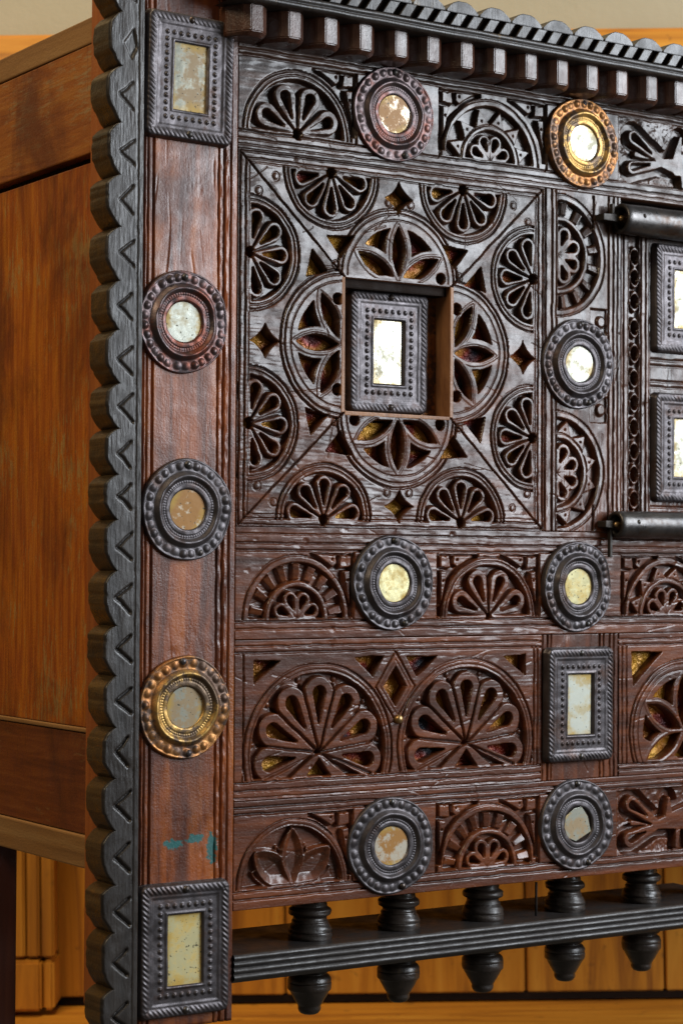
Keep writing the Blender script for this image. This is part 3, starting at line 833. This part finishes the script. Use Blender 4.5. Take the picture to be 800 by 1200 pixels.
# opening lined with thin boards
a0, a1, b0, b1 = CX - HX, CX + HX, CZ - HZ, CZ + HZ
put('reveal_board', box_mesh('reveal_board', a1 - 1.2, a1 + 3, -0.6, 26, b0, b1, 0.8, 0.4), 'reveal', CHEST)
put('reveal_board', box_mesh('reveal_board', a0 - 3, a0 + 1.2, -0.6, 26, b0, b1, 0.8, 0.4), 'reveal', CHEST)
put('reveal_board', box_mesh('reveal_board', a0 + 1.4, a1 - 1.4, -0.4, 26, b0 - 3, b0 + 1.2, 0.8, 0.4), 'reveal', CHEST)
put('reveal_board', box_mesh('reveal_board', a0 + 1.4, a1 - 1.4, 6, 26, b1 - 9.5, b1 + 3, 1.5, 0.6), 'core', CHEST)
put('opening_backing', box_mesh('opening_backing', a0 - 2, a1 + 2, 25.0, 26.4, b0 - 2, b1 + 2, 0), 'gilt', CHEST)

# --- upright strip between panel and door
r = Relief(899.2, 1007.6, 37.2, 410.6, ST, 31)
for x, w, d in ((900.5, 1.8, 2), (909.5, 2.4, 2.6), (915.5, 1.8, 1.6), (989.8, 2.4, 2.6), (997, 2.2, 2.4), (1003, 1.8, 1.6)): r.vline(x, w, d)
r.arc_band((917.5, 339), -math.pi / 2, 67, 43, 'block', 8)
r.arc_band((916.5, 101), -math.pi / 2, 67, 43, 'tooth', 6)
for z0, z1 in ((372, 409), (38, 66)):
    for x in (968,): r.vline(x, 3.0, 3.5, z0, z1)
for zc in (270, 172): 
    sl = r.win(965, zc, 26)
    r.set(np.maximum(np.maximum(np.abs(r.X[sl] - 976) - 12, np.abs(r.Z[sl] - zc) - 14), 68 - np.hypot(r.X[sl] - 917, r.Z[sl] - (339 if zc > 200 else 101))), -4, 1.6, sl)
    r.set(np.hypot(r.X[sl] - 980, r.Z[sl] - zc) - 6, -0.8, 3, sl)
r.build('carved_stile', 'carved_v', 0, CHEST)

# --- middle rail
r = Relief(511.6, XR, -74.6, 36.4, ST, 41)
for z, w, d in ((29.5, 2.0, 1.8), (20.4, 2.6, 2.6), (13.2, 2.8, 2.8), (-57.5, 2.6, 2.6), (-65, 2.4, 2.4)): r.hline(z, w, d)
BZ = -55.0
for x in (651.5, 757, 893, 1010, 1144): r.vline(x, 2.6, 3.0, -56, 12)
r.corner_leaves((650, 10.5), -1); r.corner_leaves((758.5, 10.5), 1); r.corner_leaves((891.5, 10.5), -1); r.corner_leaves((1011.5, 10.5), 1); r.corner_leaves((1142.5, 10.5), -1)
r.arc_band((583.5, BZ), 0, 63.5, 37.5, 'block', 9)
r.fan((825, BZ), 0, 63.5, 4, 24, 156, 40, 12.5, False, 3.0, hr=0.42)
r.arc_band((1077.5, BZ), 0, 63.5, 41, 'tooth', 6)
r.build('middle_rail', 'carved', 0, CHEST)

# --- lower pierced panel
r = Relief(511.6, 896.4, -233.2, -75.4, ST, 51)
for z, w, d in ((-81.8, 2.4, 2.4), (-88.2, 2.4, 2.6), (-216, 2.4, 2.6), (-224, 2.4, 2.4), (-231, 1.8, 1.4)): r.hline(z, w, d)
for x in (521.5, 886, 891): r.vline(x, 2.0, 1.8, -215, -89)
for c in ((611, -189.5), (796, -188.5)):
    sl, u, v = r.local(c, 0, 100)
    rr_ = np.hypot(u, v); lim = -25.0
    keep = (v > lim)
    r.set(np.maximum(rr_ - 80, lim + 1 - v), -8.0, 1.8, sl)
    for qd, wd, dp in ((89, 2.8, 2.6), (83.5, 1.8, 1.2)):
        r.h[sl] -= dp * np.clip(1 - (np.abs(rr_ - qd) / (wd / 2)) ** 2, 0, 1) * keep
    r.petals(sl, u, v, 7, -9, 189, 59.5, 17.2, True, True, ri=3, hr=0.42, hi=0.5)
    tri = poly(u, v, [(0, 2), (-34, -24.5), (34, -24.5)])
    r.set(tri, -0.8, 1.6, sl)
    r.hole(poly(u, v, [(0, -5), (-15, -24), (15, -24)]) + 0.8, sl)
    for i in range(8):
        a = math.radians(-9 - 14.1 + i * 28.3 + (i * 0.0)); a = math.radians(-9 + 33 * (i - 0.5))
        r.groove(seg(u, v, (0, 0), (70 * math.cos(a), max(70 * math.sin(a), -24))), 3.4, 3.4, sl)
    r.region('fan_carving', (rr_ < 90) & (v > lim - 0.8), sl)
    for i in range(6):
        a = math.radians(-9 + 33 * (i + 0.5))
        r.dome(c[0] + 76 * math.cos(a), c[1] + 76 * math.sin(a), 3.0, 2.0)
for pts in ([(534, -95.5), (564, -97), (533, -119)], [(653, -94.5), (690, -94), (676, -115)], [(717, -95), (757, -95.5), (731, -116)], [(844, -97), (874, -95.5), (874, -119)]):
    c = np.mean(pts, 0); sl = r.win(c[0], c[1], 40)
    r.hole(poly(r.X[sl], r.Z[sl], pts) + 0.6, sl)
sl = r.win(704, -126, 45)
dm = [(704, -104), (719, -126), (704, -147), (689, -126)]
sd = poly(r.X[sl], r.Z[sl], dm)
r.set(sd - 8, -0.2, 1.5, sl)
r.groove(sd - 8, 2.0, 2.4, sl); r.groove(sd - 3.2, 1.4, 1.0, sl)
r.hole(sd + 1.0, sl)
r.region('diamond_carving', sd < 8.5, sl)
lp = r.build('pierced_panel', 'carved', 0, CHEST, 13.4)
put('knob', lathe_mesh('knob', [(0.1, 5), (2.2, 4.7), (4.0, 3.4), (4.8, 1.2), (4.9, -3)], 20, 'y'), 'brass', lp, (0.7075, 0.0, -0.1595))

# --- stile behind the lower rectangular plate, and the panel to the right of it
r = Relief(897.2, 1005.8, -233.2, -75.4, ST, 61)
for x, w, d in ((899, 1.8, 1.6), (906, 2.4, 2.6), (911, 1.8, 1.6), (980, 2.4, 2.6), (985.5, 1.8, 1.6), (994, 2, 2), (1000, 2, 2)): r.vline(x, w, d)
r.build('stile', 'carved_v', 1.5, CHEST)
r = Relief(1006.6, XR, -233.2, -75.4, ST, 63)
for z, w, d in ((-81.8, 2.4, 2.4), (-88.2, 2.4, 2.6), (-221, 2.4, 2.6), (-227, 2.4, 2.4)): r.hline(z, w, d)
for x in (1011, 1017.5, 1190, 1196): r.vline(x, 2.0, 1.8, -220, -89)
r.hexafoil((1103, -187), 0, 81, 68, (30, 90, 150, 210, -30), -33, None, 3.6)
for pts in ([(1025, -96), (1070, -97), (1027, -134)], [(1181, -96), (1136, -97), (1179, -134)]):
    c = np.mean(pts, 0); sl = r.win(c[0], c[1], 50)
    r.hole(np.maximum(poly(r.X[sl], r.Z[sl], pts) + 0.6, 86 - np.hypot(r.X[sl] - 1103, r.Z[sl] + 187)), sl)
r.build('pierced_panel', 'carved', 0, CHEST, 13.4)

# --- bottom rail
r = Relief(511.6, XR, -340.0, -233.9, ST, 71)
for z, w, d in ((-240.3, 2.6, 2.6), (-247.0, 2.8, 3.0), (-322.6, 2.6, 2.6), (-330.2, 2.4, 2.4)): r.hline(z, w, d)
BZ = -320.0
for x in (651.5, 757, 893): r.vline(x, 2.6, 3.0, -321, -249)
r.corner_leaves((650, -250), -1); r.corner_leaves((758.5, -250), 1); r.corner_leaves((891.5, -250), -1)
# leaf spray under an arch
sl, u, v = r.local((580.5, BZ), 0, 76)
rr_ = np.hypot(u, v)
r.set(np.maximum(rr_ - 58, 1 - v), -7.0, 2.0, sl)
for qd, wd, dp in ((66, 2.6, 2.4), (60.5, 1.6, 1.0)):
    r.h[sl] -= dp * np.clip(1 - (np.abs(rr_ - qd) / (wd / 2)) ** 2, 0, 1) * (v > -0.5)
for a, Ln, wd, hi in ((66, 44, 7, -3.0), (114, 44, 7, -3.0), (18, 50, 11, -2.5), (162, 50, 10, -2.5), (38, 58, 16, -0.4), (142, 58, 16, -0.4), (90, 58, 13, -0.4)):
    t = math.radians(a)
    al, ac = u * math.cos(t) + v * math.sin(t), -u * math.sin(t) + v * math.cos(t)
    hw = wd * np.clip(np.sin(np.pi * np.clip(al / Ln, 0, 1)), 0, 1) ** 0.8
    sd = np.maximum(np.maximum(np.abs(ac) - hw, al - Ln + 1), np.maximum(-al, -v + 1)) * 0.85
    t_ = np.clip(0.5 - sd / 1.6, 0, 1)
    inner = np.clip(-sd / np.maximum(wd * 0.7, 1), 0, 1)
    hgt = hi - 4.8 * np.clip((inner - 0.12) * 1.6, 0, 1)
    r.h[sl] += (hgt - r.h[sl]) * t_
r.region('leaf_carving', (rr_ < 67) & (v > -0.8), sl)
r.arc_band((824.5, BZ), 0, 66, 40, 'block', 9)
bird(r, None, -9.5, (1004, 1152, -320, -250),
     [((1066, -291), (1025, -265), 4, 9), ((1066, -291), (1023, -305), 4, 9), ((1060, -291), (1085, -288), 5, 9), ((1085, -287), (1126, -283), 10, 18), ((1080, -284), (1080, -262), 6, 2.5), ((1132, -275), (1145, -256), 9, 5), ((1094, -298), (1092, -316), 4, 3), ((1114, -299), (1114, -316), 4, 3)],
     [((1047, -279), (1026, -266), 0.8, 4.4), ((1045, -298), (1025, -304), 0.8, 4.2)], [((1052, -290), (1028, -287), 0.8, 3.2)])
r.build('bottom_rail', 'carved', 0, CHEST)

# --- door with a pierced strip
r = Relief(1009.2, 1054.6, 60.5, 372, 0.75, 81, 0.35)
for x, w, d in ((1011, 1.6, 1.6), (1015.5, 2.0, 2.4), (1022.8, 2.0, 2.4), (1041.2, 2.0, 2.4), (1048.2, 2.0, 2.4), (1053.5, 1.6, 1.6)): r.vline(x, w, d)
r.set(np.abs(r.X - 1032) - 7.6, -6.0, 1.4)
zs_ = [346.5, 323.5, 296.6, 266.9, 238.1, 210.3, 182.5, 155.2, 128.3, 102.1, 74.4]
for z in zs_:
    sl = r.win(1032, z, 20)
    U, V = (r.X[sl] - 1032) / 7.6, (r.Z[sl] - z) / 12.2
    f = np.abs(U) ** 1.7 + np.abs(V) ** 1.45
    r.set((f - 1) * 6.0, -0.4, 1.4, sl)
    r.hole(np.hypot((r.X[sl] - 1032) * 1.05, (r.Z[sl] - z) * 0.82) - 6.0, sl)
door = r.build('door_strip', 'carved_v', 4, CHEST)
r = Relief(1055.4, XR, 60.5, 372, 1.2, 83, 0.3)
for z, w, d in ((233, 2.6, 2.6), (226, 2.6, 2.2), (208.5, 2.6, 2.6), (202, 2.6, 2.4), (66, 2.4, 2.4)): r.hline(z, w, d)
r.build('door_leaf', 'carved_v', 5, CHEST)
for zc, rad in ((384.5, 16.8), (45.2, 15.0)):
    x0, x1 = 995 if zc > 100 else 989, XR
    prof = [(rad - 5, x0 + 12), (rad - 4.6, x0 + 0.6), (rad - 1.2, x0), (rad, x0 + 1.5)] + [(rad + 0.25 * math.sin(x / 9.0), x) for x in np.linspace(x0 + 8, x1, 30)]
    bar = put('hinge_bar', lathe_mesh('hinge_bar', prof, 44, 'x'), 'iron', CHEST, (0, -0.012, zc * S))
    put('bar_core', lathe_mesh('bar_core', [(0.1, x0 + 10), (rad - 4.8, x0 + 10)], 24, 'x'), 'core', bar)
    put('rivet', lathe_mesh('rivet', [(0.1, 1.6), (1.6, 1.2), (2.6, 0), (2.8, -1.2)], 18, 'y'), 'iron', bar, (x0 * S + 0.023, -(rad) * S * 0.97, 0.0028))
    put('pin', lathe_mesh('pin', [(0.1, x0 - 3), (2.2, x0 - 2.4), (3.2, x0), (2.8, x0 + 2.5), (2.0, x0 + 3.5), (2.0, x0 + 11)], 18, 'x'), 'brass', bar, (0, -0.003, 0))
    bm = bmesh.new()
    st = put('staple', prism_mesh('staple', [(x0 - 24, zc - 3.5), (x0 - 24, zc + 3.5), (x0 - 2, zc + 4.5), (x0 - 2, zc - 4.5)] if zc > 100 else [(x0 - 14, zc - 3), (x0 - 14, zc + 4), (x0 - 2, zc + 4.5), (x0 - 2, zc - 4.5)], -14, 2, 0.8), 'blackiron', CHEST)
    if zc < 100:
        put('hook', box_mesh('hook', x0 - 6, x0 - 2.5, -12, -7, zc - 36, zc - 5, 0.8), 'blackiron', st)
    else:
        put('hook', box_mesh('hook', x0 - 10, x0 - 6.5, -12, -7, zc + 4, zc + 16, 0.8), 'blackiron', st)

# --- bar under the chest with turned spindles
ys = []
prof = [(2, -410.5), (-1, -408)]
for k_ in range(4):
    zb = -408 + k_ * 6.3
    for t in np.linspace(0.0, 1.0, 7)[1:]: prof.append((-1.0 - 2.6 * math.sin(math.pi * t) ** 0.8, zb + 6.3 * t))
prof += [(3.0, -383.2), (60, -382.9), (127, -382.8), (128, -385), (128, -410), (127, -410.6), (2, -410.5)]
prof = np.array(prof)
xs_ = np.linspace(511.6, XR, 180)
G = np.zeros((len(xs_), len(prof), 3))
G[..., 0] = xs_[:, None]; G[..., 1] = prof[None, :, 0]; G[..., 2] = prof[None, :, 1]
G[..., 1] += np.where(prof[None, :, 0] < 2.5, 0.7 * vnoise(G[..., 0], G[..., 2], 8, 91), 0)
nc = len(prof)
i = np.arange(len(xs_) - 1)[:, None]; j = np.arange(nc - 1)[None, :]
F = np.stack([i * nc + j, i * nc + j + 1, (i + 1) * nc + j + 1, (i + 1) * nc + j], -1).reshape(-1, 4)
bar_me = np_mesh('spindle_bar', G.reshape(-1, 3) * S, F[:, ::-1])
bar_me.set_sharp_from_angle(angle=math.radians(35))
put('spindle_bar', bar_me, 'bar', CHEST)
def smooth_prof(pts, n=5):
    out = []
    P = [pts[0]] + list(pts) + [pts[-1]]
    for i in range(1, len(P) - 2):
        for t in np.linspace(0, 1, n, endpoint=False):
            a = [0.5 * (2 * P[i][k] + (P[i + 1][k] - P[i - 1][k]) * t + (2 * P[i - 1][k] - 5 * P[i][k] + 4 * P[i + 1][k] - P[i + 2][k]) * t * t + (3 * P[i][k] - P[i - 1][k] - 3 * P[i + 1][k] + P[i + 2][k]) * t ** 3) for k in (0, 1)]
            out.append((max(a[0], 0.1), a[1]))
    return out + [pts[-1]]
up_me = lathe_mesh('spindle', smooth_prof([(16, 8), (17.5, -1), (18, -4), (21.6, -6.5), (22, -9.5), (21.2, -12), (17.6, -14), (17.4, -16.5), (18.6, -18.5), (18.9, -19.6), (18.5, -20.2), (20.5, -23), (22.2, -26.5), (22.4, -29), (21.9, -29.6), (22.4, -30.4), (22.5, -36), (21, -38.3)], 4), 44, 'z', 0.012)
lo_me = lathe_mesh('finial', smooth_prof([(16.5, 4), (17.5, 0), (18, -2.5), (21.2, -4.5), (21.6, -7), (20.8, -9.2), (18.2, -10.8), (18.2, -12.2), (20.8, -14.5), (22.3, -17.5), (22.5, -20), (21.9, -20.6), (22.5, -21.3), (22.5, -26.5), (21.8, -28.5), (20.6, -29.6), (16.5, -37), (12.6, -43.5), (11.8, -45), (11.6, -49), (9, -52.5), (4, -54), (0.2, -54.3)], 4), 44, 'z', 0.006)
for k_, x in enumerate((627.8, 738.8, 850, 964.5, 1077.2, 1189)):
    dz = 2.5 * random.random()
    put('spindle', up_me, 'dark', CHEST, (x * S, 0.042, -0.3462), (0, 0, random.random() * 6))
    put('finial', lo_me, 'dark', CHEST, (x * S, 0.042, -0.4085 + dz * S), (0, 0, random.random() * 6))
put('rod', lathe_mesh('rod', [(0.1, -37), (1.4, -36.5), (1.4, 0)], 10, 'z'), 'blackiron', CHEST, (0.906, 0.02, -0.345))

# --- dentils and cornice
put('frieze_board', box_mesh('frieze_board', 511.6, XR, -4, 20, 530.6, 556, 0.8), 'dentil', CHEST)
dm = prism_mesh('dentil', [(0, 0), (37, 0), (37, 30), (0, 30)], 0, 1, 0)
def dentil_mesh():
    bm = bmesh.new()
    pts = [(0, 2), (0, -13), (9, -29), (16, -35), (29, -35), (38, -27), (41, -13), (41, 2)]
    rows_ = []
    for z, sc in ((514.8, 0.82), (518.5, 1.0), (545, 1.0)):
        rows_.append([bm.verts.new(((20 + (x - 20) * (0.93 if sc < 1 else 1)) * S, (y * sc) * S, z * S)) for x, y in pts])
    for a, b in zip(rows_[:-1], rows_[1:]):
        for i in range(8): bm.faces.new((a[i], a[(i + 1) % 8], b[(i + 1) % 8], b[i]))
    bm.faces.new(rows_[0]); bm.faces.new(rows_[-1][::-1])
    bmesh.ops.bevel(bm, geom=bm.edges[:], offset=0.0009, segments=2, affect='EDGES')
    return bm_mesh('dentil', bm)
dm = dentil_mesh()
for k_ in range(17):
    put('dentil', dm, 'dentil', CHEST, ((489.5 + 42.5 * k_ + random.uniform(-0.8, 0.8)) * S, random.uniform(-0.5, 0.8) * S, -k_ * 0.18 * S), (0, 0, random.uniform(-0.02, 0.02)))
# band with a groove
prof = np.array([(-6, 545), (-40, 545), (-45, 546.5), (-45.5, 550.2), (-43.5, 551.2), (-43.5, 551.9), (-45.5, 552.9), (-45.5, 556.5), (-43, 557.2), (-6, 557.2)])
xs_ = np.linspace(480, XR, 160)
G = np.zeros((len(xs_), len(prof), 3)); G[..., 0] = xs_[:, None]; G[..., 1] = prof[None, :, 0]; G[..., 2] = prof[None, :, 1]
G[..., 2] += 0.7 * vnoise(G[..., 0], G[..., 2], 30, 93) - (G[..., 0] - 511) * 0.006
nc = len(prof); i = np.arange(len(xs_) - 1)[:, None]; j = np.arange(nc - 1)[None, :]
F = np.stack([i * nc + j, i * nc + j + 1, (i + 1) * nc + j + 1, (i + 1) * nc + j], -1).reshape(-1, 4)
me = np_mesh('cornice_band', G.reshape(-1, 3) * S, F, False)
put('cornice_band', me, 'trim', CHEST)
put('cornice_bed', box_mesh('cornice_bed', 480, XR, -38, -4, 557.4, 570, 0), 'core', CHEST)
sb = prism_mesh('slanted_block', [(0, 0), (12.2, 0), (21.5, 13.2), (9.3, 13.2)], -46, -37, 0.7)
for k_ in range(34):
    put('slanted_block', sb, 'trim', CHEST, ((482 + 21.25 * k_ + random.uniform(-.6, .6)) * S, random.uniform(-0.5, 0.6) * S, (557.3 - (21.25 * k_ - 29) * 0.006) * S))
crest = prism_mesh('crest_scallop', [(-20.4, 0), (20.4, 0), (20.4, 3), (15, 6), (11, 10.5), (5, 12.6), (-5, 12.8), (-11, 10.8), (-15, 6), (-20.4, 3)], -45, -12, 0.9)
for k_ in range(17):
    x = 753.1 + 42.5 * (k_ - 6)
    put('crest_scallop', crest, 'trim', CHEST, (x * S, random.uniform(-0.6, 0.8) * S, (571.0 - (x - 511) * 0.006) * S))

# ------------------------------------------------------------------ medallions
def disc_mesh(seed):
    rs = np.concatenate([np.linspace(19.4, 36, 26), np.linspace(36.5, 50, 26), [50.0]])
    nt_ = 260
    t = np.linspace(0, 2 * math.pi, nt_, endpoint=False)
    R, T = np.meshgrid(rs, t, indexing='ij')
    ky = [(19.4, 2.6), (19.8, 5.2), (21.5, 6.0), (24.5, 6.0), (25.6, 5.2), (28.4, 5.2), (29.6, 6.3), (31.8, 8.6), (33.3, 8.7), (35.2, 6.8), (37.5, 4.6), (39.5, 4.4), (46.8, 4.4), (48.6, 5.0), (49.6, 4.2), (50.0, 2.0), (50.01, -2.0)]
    h = np.interp(R, [a for a, _ in ky], [b for _, b in ky])
    nb_ = 24 + seed % 6
    rb = np.random.RandomState(seed + 70)
    bi = (T / (2 * math.pi) * nb_).astype(int) % nb_
    ph = ((T / (2 * math.pi) * nb_) % 1 - 0.5 + rb.uniform(-.1, .1, nb_)[bi]) * (2 * math.pi / nb_) * 43.2
    h += rb.uniform(0.9, 2.3, nb_)[bi] * np.clip(1 - (ph ** 2 + (R - 43.2 + rb.uniform(-.7, .7, nb_)[bi]) ** 2) / 4.3 ** 2, 0, 1)
    nm_ = 64
    ph = ((T / (2 * math.pi) * nm_) % 1 - 0.5) * (2 * math.pi / nm_) * 27
    h += 0.8 * np.clip(1 - (ph ** 2 + (R - 27) ** 2) / 1.3 ** 2, 0, 1)
    X, Z = R * np.cos(T), R * np.sin(T)
    h += 2.6 * vnoise(X, Z, 24, seed) + 0.9 * vnoise(X, Z, 7, seed + 1)
    wob = 1 + 0.012 * np.sin(2 * T + seed) + 0.008 * np.sin(5 * T + seed * 2)
    h[-1] = -2.0
    V = np.stack([X * wob, -h, Z * wob], -1).reshape(-1, 3) * S
    i = np.arange(len(rs) - 1)[:, None]; j = np.arange(nt_)[None, :]
    F = np.stack([i * nt_ + j, (i + 1) * nt_ + j, (i + 1) * nt_ + (j + 1) % nt_, i * nt_ + (j + 1) % nt_], -1).reshape(-1, 4)
    return np_mesh('round_medallion', V, F)
discs = [disc_mesh(q_) for q_ in (5, 19, 38, 52)]
mir_me = lathe_mesh('mirror', [(0.05, 4.0), (10, 4.0), (19.6, 4.0)], 48, 'y')
nail_me = lathe_mesh('nail', [(0.1, 2.4), (1.8, 2.0), (3.2, 0.9), (3.6, -0.4), (3.6, -3)], 20, 'y')
foil_disc = lathe_mesh('mirror_backing', [(0.05, 2.6), (19.9, 2.6)], 32, 'y')
def medallion(x, z, mat, mmat, y=0.0, rot=0.0, sc=1.0, broken=False, nails=((90, 1), (-72, 1))):
    o = put('round_medallion', discs[random.randrange(4)], mat, CHEST, (x * S, y * S, z * S), (random.uniform(-.03, .03), rot, random.uniform(-.03, .03)))
    o.scale = (sc * random.uniform(0.985, 1.015), random.uniform(0.85, 1.15), sc * random.uniform(0.985, 1.015))
    if broken:
        put('mirror', prism_mesh('mirror', [(-19, -4), (-15, 10), (-8, 18), (5, 15), (19, 5), (9, -16), (-3, -20), (-13, -14)], -4.4, -3.2, 0.25), mmat, o)
        put('mirror_backing', foil_disc, 'core', o)
    else:
        put('mirror', mir_me, mmat, o)
    for a, _ in nails:
        a = math.radians(a) + rot
        put('nail', nail_me, 'iron' if mat != 'gilt' else 'tin', o, (44 * S * math.cos(a), -0.0052, 44 * S * math.sin(a)))
    return o
medallion(449.3, 233.3, 'copper', 'mirror_pale', 0, 0.1, 1.0)
medallion(455.3, 51.8, 'tin', 'mirror_tan', 0, 0.5, 1.0)
medallion(454.1, -138.9, 'gilt', 'mirror_grey', 0, 0.2, 1.0, nails=((94, 1), (-85, 1)))
medallion(696.6, 465.5, 'copper', 'mirror_tan', 0, 1.1, 0.99)
medallion(949.5, 464.2, 'gilt', 'mirror_clear', 0, 2.0, 1.0)
medallion(944.6, 220.5, 'tin', 'mirror_pale', 0, 0.3, 0.99)
medallion(698.4, -19.1, 'tin', 'mirror_yellow', 0, 0.9, 1.0)
medallion(943.6, -23.0, 'tin', 'mirror_yellow', 0, 0.0, 0.99)
medallion(697.3, -288.4, 'tin', 'mirror_tan', 0, 1.4, 1.01)
medallion(944.6, -282.3, 'tin', 'mirror_grey', 0, 0.7, 1.0, broken=True)

def plate_mesh(seed, W=97.0, H=126.0):
    nx, nz = 131, 171
    xs, zs = np.linspace(-W / 2, W / 2, nx), np.linspace(-H / 2, H / 2, nz)
    X, Z = np.meshgrid(xs, zs)
    cr = 8.0
    qx, qz = np.abs(X) - (W / 2 - cr), np.abs(Z) - (H / 2 - cr)
    d = -(np.hypot(np.maximum(qx, 0), np.maximum(qz, 0)) + np.minimum(np.maximum(qx, qz), 0) - cr)   # depth inside the edge
    h = 6.2 * np.clip(d / 2.2, 0, 1) ** 0.6
    rope = np.clip(1 - ((d - 6.0) / 4.2) ** 2, 0, 1)
    vert = (np.abs(X) / W > np.abs(Z) / H - 0.5 * (1 - W / H) * 0 ) & (W / 2 - np.abs(X) < H / 2 - np.abs(Z))
    along = np.where(vert, Z, X); acr = np.where(vert, -np.sign(X) * (W / 2 - np.abs(X)), (H / 2 - np.abs(Z)) * np.sign(Z))
    flute = np.where(vert, Z + 0.85 * X, X + 0.85 * Z)
    h += rope * (1.0 + 0.75 * np.cos(2 * math.pi * flute / 5.0) * (0.75 + 1.2 * vnoise(X, Z, 30, seed + 5)))
    h -= 0.7 * np.clip((d - 12.5) / 2.0, 0, 1)
    mx, mz = 18.3, 33.0
    bx, bz = mx + 8.3, mz + 8.8
    beads = []
    n1, n2 = 8, 13
    for x in np.linspace(-bx, bx, n1): beads += [(x, bz), (x, -bz)]
    for z in np.linspace(-bz, bz, n2)[1:-1]: beads += [(bx, z), (-bx, z)]
    for a, b in beads:
        h += 1.7 * np.sqrt(np.clip(1 - ((X - a) ** 2 + (Z - b) ** 2) / 2.1 ** 2, 0, 1))
    op = np.maximum(np.abs(X) - mx, np.abs(Z) - mz)
    h += 0.8 * np.clip(1 - np.abs(op - 1.8) / 1.8, 0, 1)
    h += 1.5 * vnoise(X, Z, 26, seed) + 0.6 * vnoise(X, Z, 7, seed + 1)
    h = np.where(op < 0, 1.0, h)
    h = np.where(d < 0.35, -2.0, h)
    V = np.stack([X, -h, Z], -1).reshape(-1, 3) * S
    i = np.arange(nz - 1)[:, None]; j = np.arange(nx - 1)[None, :]
    F = np.stack([i * nx + j, i * nx + j + 1, (i + 1) * nx + j + 1, (i + 1) * nx + j], -1)
    dm_ = np.maximum(np.maximum(d[:-1, :-1], d[1:, :-1]), np.maximum(d[:-1, 1:], d[1:, 1:]))
    om = np.minimum(np.minimum(op[:-1, :-1], op[1:, :-1]), np.minimum(op[:-1, 1:], op[1:, 1:]))
    F = F[(dm_ > 0) & (om > -1.6)]
    used, inv_ = np.unique(F, return_inverse=True)
    return np_mesh('rectangular_plate', V[used], inv_.reshape(-1, 4))
plates = [plate_mesh(3), plate_mesh(8)]
rm_me = box_mesh('mirror', -18.6, 18.6, -3.4, -1.2, -33.4, 33.4, 0.4)
small_rm = box_mesh('mirror', -17.8, 16.2, -3.4, -1.2, -32.6, 32.8, 0.4)
back_rm = box_mesh('mirror_backing', -18.6, 18.6, -1.0, -0.4, -33.4, 33.4, 0)
def plate(x, z, mmat, y=0.0, w=1.0, hh=1.0, mat='tin', k_=0, small=False, roll=0.0):
    o = put('rectangular_plate', plates[k_], mat, CHEST, (x * S, y * S, z * S), (random.uniform(-.01, .01), roll, random.uniform(-.01, .01)))
    o.scale = (w, 1, hh)
    put('mirror', small_rm if small else rm_me, mmat, o)
    if small: put('mirror_backing', back_rm, 'gilt', o)
    for sz in (1, -1):
        put('nail', nail_me, 'iron', o, (random.uniform(-2, 2) * S, -0.0068, sz * 56.5 * S))
    return o
plate(453.6, 470.5, 'mirror_grey', -2, 1.0, 0.985, k_=0, roll=0.02)
plate(454.2, -370.5, 'mirror_yellow', -2, 1.03, 1.02, mat='tin', k_=1)
plate(706.8, 221.0, 'mirror_clear', 24, 1.045, 1.015, k_=1, small=True)
plate(945.4, -151.7, 'mirror_pale', -2, 0.975, 0.995, k_=0, small=True)
plate(1104.5, 303.0, 'mirror_clear', 3, 1.0, 0.99, k_=1)
plate(1104.5, 134.0, 'mirror_clear', 3, 1.0, 0.99, k_=0)
